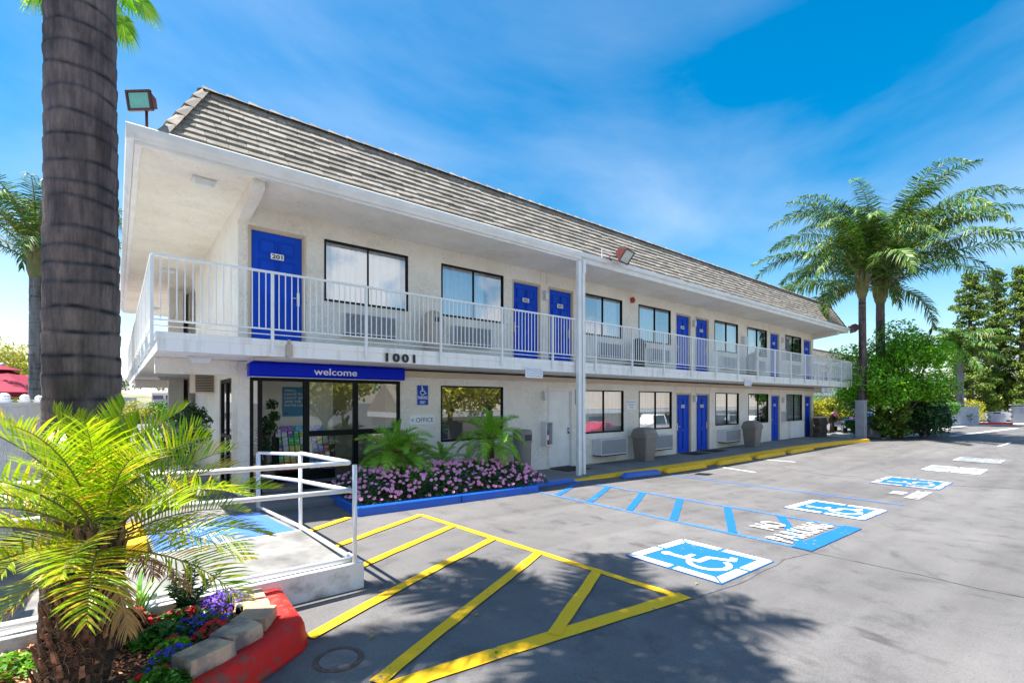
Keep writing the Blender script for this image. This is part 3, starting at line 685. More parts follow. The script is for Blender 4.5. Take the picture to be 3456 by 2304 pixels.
def window(parent, x0, x1, z0, z1, ca, cb, y=10.0, mull=.5, curt='curtain', glass='glass', seed=0):
    fr = MB(); t = .035; ya, yb = y-.012, y+.07
    fr.box(x0, x1, ya, yb, z0, z0+t+.01); fr.box(x0, x1, ya, yb, z1-t, z1); fr.box(x0, x0+t, ya+.001, yb, z0+t+.01, z1-t); fr.box(x1-t, x1, ya+.001, yb, z0+t+.01, z1-t)
    if mull: xm = x0+(x1-x0)*mull; fr.box(xm-.008, xm+.008, ya+.006, yb-.01, z0+t+.01, z1-t)
    wo = fr.build('window', 'black', parent)
    g = MB()
    yy = y+.03
    g.add([(x0+t, yy, z0+t), (x1-t, yy, z0+t), (x1-t, yy, z1-t), (x0+t, yy, z1-t)], [(0, 1, 2, 3)]); g.build('pane', glass, wo)
    if cb > ca:
        c = MB(); n = int((cb-ca)/.012); rr = random.Random(seed+int(x0*10)); ph = rr.random()*9
        zt, zb_ = z1-.01, z0+.0
        rowsz = (zb_, (zb_+zt)/2, zt)
        for j, z in enumerate(rowsz):
            for i in range(n+1):
                xx = x0+ca+(cb-ca)*i/n; A_ = .06*(1.1-.3*j)
                yv = y+.19+A_*math.sin(xx*34+1.2*math.sin(xx*7+ph))+.012*math.sin(xx*81+ph)
                c.v.append((min(max(xx, x0+.01), x1-.01), yv, z))
        for j in range(2):
            for i in range(n): c.f.append((j*(n+1)+i, j*(n+1)+i+1, (j+1)*(n+1)+i+1, (j+1)*(n+1)+i)); c.m.append(0)
        c.build('curtain', curt, wo, smooth=True)
    return wo
for i, (a, b, ca, cb) in enumerate(UW): window(motel, a, b, 3.98, 5.23, ca, cb, seed=i)
for i, (a, b, ca, cb) in enumerate(LW): window(motel, a, b, .96, 2.29, ca, cb, seed=i+20)
window(motel, 5.98, 7.86, .98, 2.32, 0, 0, mull=0, glass='glass')
def ac(parent, x0, x1, z0, z1, dp=.22, y=10.0):
    b = MB(); b.box(x0, x1, y-dp, y-.002, z0, z1)
    n = 16; H = z1-z0
    for i in range(n):
        zc_ = z0+.03+(H-.05)*i/n; hh = (H-.05)/n
        b.prism([(x0+.03, y-dp-.001, zc_+.002), (x0+.03, y-dp-.014, zc_+.004), (x0+.03, y-dp-.014, zc_+hh*.45), (x0+.03, y-dp-.001, zc_+hh*.55)], (x1-x0-.06, 0, 0), 0)
        b.box(x0+.035, x1-.035, y-dp-.0035, y-dp-.0005, zc_+hh*.57, zc_+hh*.98, 1)
    b.box(x0+.02, x1-.02, y-dp+.01, y-.01, z0-.035, z0-.001, 1)
    return b.build('air_conditioner', ['acwhite', 'dark'], parent)
for x0, x1 in ((3.62, 4.78), (6.25, 7.42), (11.5, 12.65), (14.2, 15.38), (19.1, 20.3), (21.9, 23.1), (25.95, 27.1)): ac(motel, x0, x1, 3.34, 3.77, .14)
for x0, x1 in ((11.35, 12.6), (14.0, 15.2), (18.95, 20.2)): ac(motel, x0, x1, .30, .78, .36)
mb = MB(); mb.box(25.9, 27.5, 9.86, 9.998, .12, .93); mb.box(26.0, 27.4, 9.845, 9.859, .2, .85, 0); mb.build('low_panel', 'trimwhite', motel)
mb = MB(); mb.box(21.0, 21.35, 9.85, 9.998, 4.35, 4.75); mb.build('utility_box', 'acwhite', motel)
# lobby end AC sticking out of the end wall
mb = MB(); mb.box(1.35, 1.718, 12.75, 13.75, 2.14, 2.62)
for i in range(12): mb.box(1.36, 1.70, 12.742-.006, 12.742, 2.17+i*.036, 2.185+i*.036, 1)
o = mb.build('air_conditioner', ['beige', 'dark'], motel)

# railings: one mesh with balusters, each post a sub-part
def railing(parent, A_, B_, zt=4.08, zlow=2.74, step=1.61, zb1=3.13, zb2=3.045, off=0.0, first=True):
    A_ = Vector(A_); B_ = Vector(B_); d = B_-A_; L = d.length; d.normalize(); n = Vector((-d.y, d.x, 0))
    mb = MB()
    def bar(s0, s1, z0, z1, w):
        p = A_+d*s0; q = A_+d*s1; a = n*w/2
        mb.prism([(p-a).to_tuple()[:2]+(z0,), (p+a).to_tuple()[:2]+(z0,), (p+a).to_tuple()[:2]+(z1,), (p-a).to_tuple()[:2]+(z1,)], q-p)
    bar(0, L, zt-.035, zt, .04)
    k = int(L/step+.5); st = L/k
    rr = random.Random(3)
    for i in range(k):
        s = i*st+.025; e = (i+1)*st-.025; bar(s, e, zb1-.012, zb1+.012, .03)
        m_ = (s+e)/2; sag = rr.choice((0, .004, .02, .03))
        bar(s, m_, zb2-.008-sag*.0, zb2+.006, .02); bar(m_, e, zb2-.010, zb2+.004, .02)
    nb = int(st/.098)
    for i in range(k):
        for j in range(1, nb):
            c = i*st+st*j/nb
            p = A_+d*c; mb.box(p.x-.0075, p.x+.0075, p.y-.0075, p.y+.0075, zb1+.012, zt-.035)
    r = mb.build('railing', 'railwhite', parent)
    for i in range(0 if first else 1, k+1):
        p = A_+d*(i*st); pm = MB(); pm.box(p.x-.022, p.x+.022, p.y-.022, p.y+.022, zlow, zt-.036); pm.build('post', 'railwhite', r)
    return r
railing(motel, (.395, 8.665, 0), (30.72, 8.665, 0)); railing(motel, (.395, 8.70, 0), (.395, 25.1, 0), first=False); railing(motel, (30.72, 8.70, 0), (30.72, 25.1, 0), first=False)
# tall post with downspout beside it
mb = MB()
zb0 = zw(9.3)
mb.box(9.20, 9.32, 8.56, 8.66, zb0, 5.575); mb.build('support_post', 'trimwhite', motel, bevel=.008)
mb = MB()
mb.box(9.345, 9.45, 8.53, 8.61, 5.25, 5.60); mb.box(9.335, 9.425, 8.54, 8.62, 3.72, 5.249); mb.box(9.345, 9.435, 8.54, 8.62, 2.2, 3.719); mb.box(9.34, 9.43, 8.53, 8.61, .85, 2.199)
mb.taper(9.40, 8.57, zb0+.02, .849, .045, .04, .045, .04, cut=.1, dx=-.01); mb.build('downspout', 'trimwhite', motel, bevel=.006)
mb = MB(); mb.tube([(1.78, 9.6, 2.52), (1.72, 9.3, 2.60), (1.78, 8.95, 2.66), (1.95, 8.78, 2.675), (2.25, 8.70, 2.675)], .018, 8); mb.box(2.2, 2.30, 8.64, 8.698, 2.70, 2.90); mb.box(2.23, 2.27, 8.65, 8.697, 2.9, 2.98)
mb.build('conduit', 'bintan', motel, smooth=False)

# lobby storefront: frame, panes, interior
lobby = MB()
fy0, fy1 = 9.985, 10.06; ft = 2.40; fb = .215
def fbx(x0, x1, z0, z1, e=0): lobby.box(x0, x1, fy0+e, fy1-e, z0, z1)
fbx(1.92, 1.97, fb, ft); fbx(2.05, 2.12, fb, ft, .002); fbx(2.86, 2.97, fb, ft, .002); fbx(3.86, 3.96, fb, ft, .002); fbx(4.86, 4.92, fb, ft)
fbx(1.97, 4.86, ft-.07, ft-.001, .004); fbx(2.97, 3.86, 1.25, 1.36, .004); fbx(3.96, 4.86, 1.25, 1.36, .004); fbx(2.97, 3.86, fb, fb+.10, .004); fbx(3.96, 4.86, fb, fb+.08, .004)
sf = lobby.build('storefront', 'black', motel)
g = MB()
for a, b in ((1.97, 2.05), (2.97, 3.86), (3.96, 4.86)):
    g.add([(a, 10.02, fb), (b, 10.02, fb), (b, 10.02, ft-.06), (a, 10.02, ft-.06)], [(0, 1, 2, 3)])
g.build('pane', 'clearglass', sf)
d = MB(); X = 1.74
for y0, y1, z0, z1 in ((10.67, 10.74, .2, 2.39), (11.96, 12.03, .2, 2.39), (10.74, 11.96, 2.32, 2.39), (10.74, 11.96, .2, .3), (11.32, 11.40, .3, 2.32), (10.74, 11.32, 1.2, 1.27), (11.4, 11.96, 1.2, 1.27)): d.box(X, X+.06, y0, y1, z0, z1)
sd = d.build('side_door', 'black', motel)
g = MB(); g.add([(1.77, 10.74, .3), (1.77, 11.96, .3), (1.77, 11.96, 2.32), (1.77, 10.74, 2.32)], [(3, 2, 1, 0)]); g.build('pane', 'glass', sd)
r_ = MB()
r_.box(1.91, 8.2, 10.19, 15.0, .0, .212); r_.build('lobby_floor', M('lobby_tile', (.66, .62, .56), (.58, .55, .49), 3, .35), motel)
r_ = MB()
r_.box(1.91, 3.95, 11.72, 11.8, .213, 2.6); r_.box(3.95, 4.03, 11.72, 15, .213, 2.6); r_.box(8.2, 8.28, 10.19, 15, .213, 2.6); r_.box(4.03, 8.2, 14.9, 15, .213, 2.6)
r_.box(5.3, 5.38, 10.19, 11.6, .213, 2.6)
r_.build('lobby_wall', 'interior', motel)
r_ = MB(); r_.box(1.91, 8.28, 10.19, 15, 2.601, 2.67); r_.build('lobby_ceiling', 'lobbyceil', motel)

# second wing far behind to the right
wing = thing('motel_wing', (55, 18, -.2), 'farther motel wing with the same tiled roof, seen past the balcony end', 'motel')
dz = -.25
mb = MB()
for k, zb_, zt_ in ((0, -.5, 2.5), (1, 2.72, 5.3)):
    ops = [(46+i*3.6+j, 46+i*3.6+j+wd, (.9 if wd > 1 else .1)+k*2.75, 2.0+k*2.95) for i in range(7) for j, wd in ((.2, 1.7), (2.3, .85))]
    wall_grid(mb, 45, 72, zb_, zt_, 18.0, 18.2, ops)
mb.box(45, 72, 18.7, 19, -.5, 5.3); mb.build('wall', 'stucco', wing)
mb = MB(); mb.box(44, 73, 16.7, 28, 2.45, 2.72); mb.build('balcony_slab', 'slabwhite', wing)
mb = MB(); mb.box(44, 73, 16.65, 28, 5.31, 5.55); mb.build('fascia', 'trimwhite', wing)
roof_on(wing, 44.2, 72.8, 16.75, 28, 5.56, 6.85, .6)
for i in range(7):
    for k in (0, 1):
        w_ = MB(); x0 = 46.2+i*3.6; z0 = .9+k*2.75; z1 = 2.0+k*2.95
        w_.box(x0+.01, x0+1.69, 18.02, 18.06, z0+.01, z1-.01); w_.build('window', 'farglass', wing)
        d_ = MB(); x0 = 48.3+i*3.6; d_.box(x0+.01, x0+.84, 18.02, 18.07, .11+k*2.75, 1.99+k*2.95); d_.build('door', 'doorblue', wing)
railing(wing, (44, 16.66, 0), (73, 16.66, 0), 3.75, 2.5, 2.4, 2.9, 2.8)

# ------------------------------------------------------------------ small fixtures on the motel
def wall_lamp(x, z, label, y=10.0):
    t = thing('wall_lamp', (x, y, z), label, 'wall lamp', 'wall lamps between the doors')
    b = MB(); b.box(x-.055, x+.055, y-.03, y-.002, z-.13, z+.13); b.box(x-.05, x+.05, y-.11, y-.031, z+.06, z+.13); b.box(x-.01, x+.01, y-.15, y-.111, z+.08, z+.10); b.build('bracket', 'acwhite', t)
    c = MB(); c.taper(x, y-.085, z-.13, z+.055, .042, .042, .05, .05); c.build('lamp_shade', 'diffuser', t, bevel=.004)
wall_lamp(9.34, 4.92, 'white wall lamp between blue doors 202 and 203 upstairs'); wall_lamp(17.11, 4.92, 'white wall lamp between blue doors 204 and 205 upstairs'); wall_lamp(25.15, 4.92, 'white wall lamp right of blue door 206 upstairs')
wall_lamp(9.30, 2.10, 'white wall lamp left of the plain white ground floor door'); wall_lamp(17.14, 2.05, 'white wall lamp between blue doors 101 and 102'); wall_lamp(25.2, 2.0, 'white wall lamp right of blue door 103')
def ceil_lamp(x, y, z, label):
    t = thing('ceiling_lamp', (x, y, z), label, 'ceiling lamp', 'ceiling lamps under the eave and balcony')
    b = MB(); b.box(x-.17, x+.17, y-.11, y+.11, z-.03, z-.001); b.build('lamp_base', 'acwhite', t)
    c = MB(); c.taper(x, y, z-.11, z-.031, .12, .07, .155, .10, cut=.15); c.build('diffuser', 'diffuser', t)
ceil_lamp(1.11, 9.35, 5.575, 'ceiling lamp under the roof eave nearest the camera'); ceil_lamp(1.12, 16.3, 5.575, 'middle ceiling lamp under the end eave, seen behind the railing'); ceil_lamp(1.15, 23.3, 5.575, 'farthest small ceiling lamp under the end eave')
ceil_lamp(1.08, 9.5, 2.689, 'ceiling lamp under the balcony corner left of the welcome sign'); ceil_lamp(1.15, 18.2, 2.689, 'farther ceiling lamp under the balcony above the bushy tree')
def floodlight(px, py, pz, yaw, pitch, label, body, glassm, wd=.46, stem=None):
    t = thing('floodlight', (px, py, pz), label, 'floodlight')
    mt = Matrix.Translation((px, py, pz)) @ Matrix.Rotation(yaw, 4, 'Z') @ Matrix.Rotation(pitch, 4, 'X')
    # local -Y is the glass side
    b = MB(); h = wd*.36
    P = [(-wd/2, -h*.5, -h), (wd/2, -h*.5, -h), (wd/2, -h*.5, h), (-wd/2, -h*.5, h), (-wd*.36, h*.9, -h*.45), (wd*.36, h*.9, -h*.45), (wd*.36, h*.9, h*.65), (-wd*.36, h*.9, h*.65)]
    b.add([mt @ Vector(q) for q in P], [(0, 1, 2, 3), (7, 6, 5, 4), (0, 4, 5, 1), (1, 5, 6, 2), (2, 6, 7, 3), (3, 7, 4, 0)])
    for a in ((-wd/2-.01, wd/2+.01, -h*.5-.03, -h*.5+.02, -h-.012, -h+.02), (-wd/2-.01, wd/2+.01, -h*.5-.03, -h*.5+.02, h-.02, h+.012), (-wd/2-.01, -wd/2+.02, -h*.5-.03, -h*.5+.02, -h+.021, h-.021), (wd/2-.02, wd/2+.01, -h*.5-.03, -h*.5+.02, -h+.021, h-.021)): b.box(*a, mtx=mt)
    b.build('lamp_housing', body, t, bevel=.004)
    g = MB(); g.box(-wd/2+.022, wd/2-.022, -h*.5-.014, -h*.5-.004, -h+.022, h-.022, mtx=mt); g.build('lamp_glass', glassm, t)
    if stem:
        s_ = MB(); s_.tube([mt @ Vector((0, h*.4, -h*.5)), Vector(stem)+Vector((0, 0, .12)), Vector(stem)], .018, 8); s_.ball(mt @ Vector((0, h*.4, -h*.6)), .035, 8); s_.box(stem[0]-.05, stem[0]+.05, stem[1]-.05, stem[1]+.05, stem[2]-.002, stem[2]+.015); s_.build('bracket', 'maroon' if body == 'maroon' else 'black', t)
    return t
floodlight(.30, 8.75, 6.24, R(-42), R(12), 'floodlight with green glass on a stem above the roof corner', 'maroon', 'greenglass', .34, (.34, 8.72, 5.803))
floodlight(10.72, 8.30, 5.93, R(12), R(38), 'maroon floodlight on the gutter right of the tall white post', 'maroon', 'lampglass', .50, (10.45, 8.585, 5.80))
floodlight(30.35, 8.45, 5.82, R(40), R(45), 'maroon floodlight on the far right roof corner by the palms', 'maroon', 'lampglass', .55, (30.0, 8.6, 5.803))
mb = MB(); mb.tube([(10.12, 8.57, 5.8), (10.12, 8.57, 6.05)], .014, 6); mb.tube([(10.12, 8.57, 6.03), (10.3, 8.5, 5.98), (10.5, 8.42, 5.9)], .008, 5); o = mb.build('mast', 'acwhite'); tag(o, 'thin white rod on the gutter just left of the middle floodlight', 'rod')
t = thing('fire_alarm', (13.32, 10, 5.31), 'round red alarm bell on the upstairs wall between two windows', 'alarm bell')
b = MB(); b.tube([(13.32, 9.998, 5.31), (13.32, 9.93, 5.31)], [.09, .10], 20); b.build('bell', 'red', t, bevel=.004); b = MB(); b.tube([(13.32, 9.929, 5.31), (13.32, 9.90, 5.31)], [.07, .04], 16); b.build('bell_cap', 'extinguisher', t)
def ext(x, z, label, w=.26, h=.66, dp=.22):
    y = 10.0
    t = thing('extinguisher_cabinet', (x, y, z), label, 'fire extinguisher', 'fire extinguisher cabinets on the wall')
    b = MB(); b.box(x-w/2, x-w/2+.015, y-dp, y-.002, z, z+h); b.box(x+w/2-.015, x+w/2, y-dp, y-.002, z, z+h); b.box(x-w/2+.016, x+w/2-.016, y-dp, y-.002, z, z+.015); b.box(x-w/2+.016, x+w/2-.016, y-dp, y-.002, z+h-.015, z+h); b.box(x-w/2+.016, x+w/2-.016, y-.02, y-.003, z+.016, z+h-.016)
    for a in ((x-w/2, x+w/2, z, z+.03), (x-w/2, x+w/2, z+h-.03, z+h)): b.box(a[0], a[1], y-dp-.012, y-dp-.001, a[2], a[3])
    for a in ((x-w/2, x-w/2+.03), (x+w/2-.03, x+w/2)): b.box(a[0], a[1], y-dp-.012, y-dp-.001, z+.031, z+h-.031)
    b.build('cabinet', 'acwhite', t)
    e = MB(); e.lathe([(.055, .0), (.06, .02), (.06, .30), (.045, .36), (.02, .38), (.02, .42)], (x, y-dp*.5, z+.03), 14); e.build('extinguisher', 'extinguisher', t, smooth=True)
    e = MB(); e.box(x-.07, x+.02, y-dp*.5-.012, y-dp*.5+.012, z+.45, z+.47); e.box(x-.06, x-.045, y-dp*.5-.01, y-dp*.5+.01, z+.25, z+.449); e.lathe([(.0615, .12), (.0615, .26)], (x, y-dp*.5, z+.03), 14, 1); e.build('valve', ['black', 'letterwhite'], t)
ext(9.33, .72, 'fire extinguisher in a white open box left of the plain white door'); ext(25.2, .95, 'fire extinguisher box between door 103 and its window', .2, .5, .15); ext(25.2, 3.95, 'fire extinguisher box upstairs right of door 206', .2, .5, .15)

# signs
def panel(name, x0, x1, z0, z1, y, mats, label, cat='sign', th=.012, group=None):
    b = MB(); k = .018
    pts = [(x0+k, z0), (x1-k, z0), (x1, z0+k), (x1, z1-k), (x1-k, z1), (x0+k, z1), (x0, z1-k), (x0, z0+k)]
    b.prism([(x, y, z) for x, z in pts][::-1], (0, -th, 0)); return b
mb = MB()
mb.prism([(1.86, y, z) for y, z in ((9.975, 2.405), (9.80, 2.405), (9.765, 2.43), (9.765, 2.64), (9.80, 2.675), (9.975, 2.675))], (3.07, 0, 0))
mb.box(1.88, 4.90, 9.80, 9.96, 2.392, 2.404, 1)
ws = thing('welcome_sign', (3.4, 9.8, 2.4), 'long glossy blue box sign reading welcome above the lobby entrance', 'sign')
mb.build('sign_box', ['signblue', 'letterwhite'], ws, bevel=.01)
mb = MB(); put_text(mb, 'welcome', (2.985, 9.757, 2.462), UX, UZ, .86, .135, 0, .012, depth=(0, -.009, 0)); mb.build('lettering', 'letterwhite', ws)
mb = MB(); mb.box(2.80, 2.805, 9.7625, 9.7645, 2.43, 2.64); mb.box(3.90, 3.905, 9.7625, 9.7645, 2.43, 2.64); mb.build('seam', 'dark', ws)
mb = MB(); put_text(mb, '1001', (3.985, 8.694-.004, 2.705), UX, UZ, .63, .168, 0, .045, depth=(0, -.006, 0), space=1.35)
tag(mb.build('house_number', 'ink'), 'black house number 1001 on the balcony edge above the welcome sign', 'house number')
def isa_fig(mb, cx, cz, s, y, mi=1):
    def W(x, yy): return (cx+(x-.5)*s, y, cz+(yy-.5)*s)
    def poly(p): mb.add([W(a, b_) for a, b_ in p], [tuple(range(len(p)))], mi)
    poly([(.36+.085*math.cos(k*PI/6), .93+.085*math.sin(k*PI/6)) for k in range(12)])
    def pl(pts, w_):
        for (a, b_), (c, d) in zip(pts, pts[1:]):
            dx_, dy_ = c-a, d-b_; L = math.hypot(dx_, dy_); nx, ny = -dy_/L*w_/2, dx_/L*w_/2
            poly([(a+nx, b_+ny), (a-nx, b_-ny), (c-nx, d-ny), (c+nx, d+ny)])
    pl([(.36, .84), (.38, .42)], .10); pl([(.36, .45), (.68, .45)], .09); pl([(.66, .47), (.80, .14)], .10); pl([(.78, .14), (.93, .19)], .08); pl([(.37, .66), (.60, .66)], .07)
    for k in range(14):
        t0 = R(115)+R(220)*k/14; t1 = R(115)+R(220)*(k+1)/14
        poly([(.42+r*math.cos(t_), .28+r*math.sin(t_)) for r, t_ in ((.235, t0), (.31, t0), (.31, t1), (.235, t1))])
def parking_sign(x0, z0, label):
    w_, h_ = .29, .46
    t = thing('parking_sign', (x0, 10, z0), label, 'sign', 'blue accessible parking signs on the wall')
    panel('x', x0, x0+w_, z0, z0+h_, 9.998, None, '').build('sign_panel', 'roadsignblue', t)
    b = MB(); isa_fig(b, x0+w_/2+.01, z0+.335, .20, 9.984, 0)
    put_text(b, 'PARKING', (x0+.02, 9.984, z0+.135), UX, UZ, w_-.04, .075, 0, .02); put_text(b, 'ONLY', (x0+.07, 9.984, z0+.03), UX, UZ, w_-.14, .075, 0, .02)
    for a in ((x0+.006, x0+.009, z0+.02, z0+h_-.02), (x0+w_-.009, x0+w_-.006, z0+.02, z0+h_-.02), (x0+.02, x0+w_-.02, z0+.006, z0+.009), (x0+.02, x0+w_-.02, z0+h_-.009, z0+h_-.006)): b.box(a[0], a[1], 9.983, 9.985, a[2], a[3])
    b.build('lettering', 'letterwhite', t)
parking_sign(5.345, 1.86, 'blue wheelchair parking only sign between the lobby and its dark window'); parking_sign(10.60, 1.84, 'blue wheelchair parking sign half hidden behind the white post')
def textsign(name, x0, x1, z0, z1, y, lines, label, ink='ink', pad=.03, group=None, bold=.01):
    t = thing(name, ((x0+x1)/2, y, z0), label, 'sign', group)
    panel('x', x0, x1, z0, z1, y, None, '').build('sign_panel', 'letterwhite', t)
    b = MB(); n_ = len(lines); H = (z1-z0-2*pad)/n_; W = x1-x0-2*pad; mx = max(len(l) for l in lines)
    for i, l in enumerate(lines):
        lw = W*min(1, (len(l)/mx)**.9); put_text(b, l, ((x0+x1)/2-lw/2, y-.014, z1-pad-H*(i+.86)), UX, UZ, lw, H*.66, 0, bold)
    b.build('lettering', ink, t)
textsign('office_sign', 5.16, 5.80, 1.41, 1.635, 9.998, ['< OFFICE'], 'white sign with black lettering pointing left to the office', pad=.035, bold=.0)
textsign('parking_notice', 13.03, 13.54, 1.67, 2.0, 9.998, ['Registration', 'Parking', 'Only'], 'white registration parking only sign between two ground floor windows', 'inkblue')
LK = ['Please Lock Your Car.', 'We are not Responsible', 'For Damage To Vehicles', 'Or Loss of Contents.']
textsign('notice_board', 7.50, 8.06, 2.51, 2.77, 8.692, LK, 'white lock your car notice hanging from the balcony edge left of the white post', 'inkblue', .025, 'lock your car notices')
textsign('notice_board', 18.5, 19.06, 2.54, 2.80, 8.692, LK, 'farther white notice hanging from the balcony edge over the bins', 'inkblue', .025, 'lock your car notices')

# lobby contents
t = thing('poster', (3.1, 11.7, 1.6), 'light blue poster with white lettering on the lobby back wall', 'poster')
mb = MB(); mb.box(2.89, 3.46, 11.68, 11.717, 1.61, 2.27); mb.box(2.93, 2.99, 11.676, 11.679, 1.65, 1.70, 1); mb.build('poster_panel', ['poster', 'purple'], t)
mb = MB()
for i, l in enumerate(["WE'LL", 'LEAVE THE', 'LIGHT ON.', 'AND THE', 'RATES LOW.']): put_text(mb, l, (2.935, 11.677, 2.165-i*.083), UX, UZ, .050*len(l), .052, 0, .01)
mb.build('lettering', 'letterwhite', t)
t = thing('brochure_rack', (3.2, 11.4, .21), 'black floor rack of brochures behind the lobby glass', 'rack')
mb = MB()
def rk(a): return Vector((2.66+a[0], 11.15+a[1], .21+a[2]))
mb.box(2.64, 2.68, 11.10, 11.55, .213, 1.18); mb.box(3.82, 3.86, 11.10, 11.55, .213, 1.18); mb.box(2.68, 3.82, 11.10, 11.55, .213, .36); mb.box(2.68, 3.82, 11.50, 11.55, .36, 1.28)
for j in range(5): mb.box(2.68, 3.82, 11.13+j*.075, 11.145+j*.075, .40+j*.175, .46+j*.175); mb.box(2.68, 3.82, 11.146+j*.075, 11.49, .39+j*.175, .399+j*.175)
mb.build('frame', 'black', t)
BC = {'red': (.75, .01, .01), 'orange': (.85, .16, .01), 'green': (.03, .45, .05), 'blue': (.02, .08, .65), 'pale blue': (.08, .4, .75), 'white': (.7, .7, .7), 'yellow': (.6, .5, .03), 'purple': (.2, .06, .4)}
for k, c in BC.items(): MAT['br_'+k] = M('brochure_'+k.replace(' ', '_'), c, tuple(min(1, v*1.6+.08) for v in c), 30, .35, lo=.42, hi=.5)
rr = random.Random(2); RN = ['lowest', 'second lowest', 'middle', 'second highest', 'top']
proto = {}
for j in range(5):
    for i in range(9):
        k = rr.choice(list(BC)); x = 2.70+i*.124; z = .42+j*.175; y = 11.15+j*.075
        b = MB(); b.prism([(x, y, z), (x+.105, y, z), (x+.105, y+.05, z+.21), (x, y+.05, z+.21)], (0, .012, 0))
        b.box(x+.012, x+.093, y+.024, y+.03, z+.12, z+.15, 1)
        tag(b.build('brochure', ['br_'+k, 'letterwhite']), '%s brochure in the %s row of the black lobby rack' % (k, RN[j]), 'brochure', 'brochures in the lobby rack')
for i, (x, w_, k, lb) in enumerate(((2.80, .24, 'purple', 'dark box of cards on top of the brochure rack, at its left'), (3.1, .34, 'pale blue', 'pale blue box on top of the brochure rack'), (3.55, .14, 'blue', 'small blue box on top of the brochure rack, at its right'))):
    b = MB(); b.taper(x+w_/2, 11.52, 1.282, 1.40, w_/2, .08, w_/2*.95, .06, cut=.1); tag(b.build('card_box', 'br_'+k), lb, 'box')
# small framed things inside the office window
t = thing('framed_picture', (6.2, 10.32, 1.0), 'small purple framed picture standing inside the office window', 'picture')
b = MB(); b.box(6.12, 6.42, 10.30, 10.33, 1.0, 1.26); b.build('frame', 'letterwhite', t); b = MB(); b.box(6.14, 6.36, 10.295, 10.2995, 1.02, 1.24); b.build('picture', 'purple', t)
b = MB(); b.box(6.08, 7.8, 10.25, 10.75, .213, .985); tag(b.build('counter', 'br_blue'), 'counter just inside the dark office window', 'counter')

# door mats
for x, lb in ((9.99, 'dark mat in front of the plain white door'), (16.5, 'dark mat in front of blue door 101'), (17.85, 'dark mat in front of blue door 102')):
    z = zw(x); b = MB(); b.add([(x-.48, 9.25, zw(x-.48)+.004), (x+.48, 9.25, zw(x+.48)+.004), (x+.48, 9.9, zw(x+.48)+.004), (x-.48, 9.9, zw(x-.48)+.004)]+[(x-.48, 9.25, zw(x-.48)+.016), (x+.48, 9.25, zw(x+.48)+.016), (x+.48, 9.9, zw(x+.48)+.016), (x-.48, 9.9, zw(x-.48)+.016)], [(3, 2, 1, 0), (4, 5, 6, 7), (0, 1, 5, 4), (1, 2, 6, 5), (2, 3, 7, 6), (3, 0, 4, 7)])
    tag(b.build('door_mat', 'mat'), lb, 'mat', 'dark mats at the room doors')

# bins
t = thing('trash_can', (8.1, 9.5, zw(8.1)), 'tall round taupe trash can beside the flower planter', 'trash can')
b = MB(); b.lathe([(.21, 0), (.215, .03), (.235, .80), (.24, .82)], (8.1, 9.5, zw(8.1)), 28); b.build('body', 'bin', t, smooth=False, bevel=.005)
b = MB(); b.lathe([(.245, .821), (.25, .84), (.25, 1.08), (.235, 1.13), (.20, 1.15)], (8.1, 9.5, zw(8.1)), 28); b.box(8.0, 8.2, 9.245, 9.26, zw(8.1)+.88, zw(8.1)+1.03, 1); b.build('lid', ['bin', 'bindark'], t)
def square_bin(x, y, label):
    z = zw(x)+.002
    t = thing('trash_can', (x, y, z), label, 'trash can', 'square taupe trash cans along the walkway')
    b = MB(); b.taper(x, y, z, z+.74, .235, .225, .30, .29, cut=.12); b.box(x-.33, x-.30, y-.1, y+.1, z+.70, z+.74); b.build('body', 'bin', t, bevel=.01)
    b = MB(); b.taper(x, y, z+.741, z+.86, .335, .325, .335, .325, cut=.14); b.taper(x, y, z+.8605, z+1.03, .335, .325, .29, .26, cut=.2); b.taper(x, y, z+1.0305, z+1.075, .29, .26, .20, .17, cut=.3); b.build('lid', 'bin', t, bevel=.012)
    b = MB(); b.prism([(x-.17, y-.3165, z+.88), (x+.17, y-.3165, z+.88), (x+.17, y-.279, z+1.01), (x-.17, y-.279, z+1.01)], (0, -.012, 0)); b.build('flap', 'bin', t, bevel=.01)
square_bin(13.25, 9.45, 'square taupe trash can between the parking sign and an air conditioner'); square_bin(20.6, 9.35, 'farther square taupe trash can near blue door 103')
def dome_bin(x, y, z, mat, label):
    t = thing('trash_can', (x, y, z), label, 'trash can', 'domed trash cans on the balcony')
    b = MB(); b.lathe([(.20, 0), (.21, .02), (.225, .66), (.235, .68)], (x, y, z), 24); b.build('body', mat, t)
    b = MB(); b.lathe([(.24, .681), (.24, .80), (.225, .88), (.18, .96), (.10, 1.01), (.02, 1.02)], (x, y, z), 24); b.box(x-.09, x+.09, y-.245, y-.20, z+.74, z+.84, 1); b.build('lid', [mat, 'bindark'], t, smooth=False)
dome_bin(5.56, 9.62, 2.972, 'bintan', 'tan domed trash can on the balcony between two windows'); dome_bin(13.15, 9.62, 2.972, 'bindark', 'dark domed trash can on the balcony below the alarm bell'); dome_bin(21.15, 9.62, 2.972, 'bin', 'brown domed trash can far along the balcony')

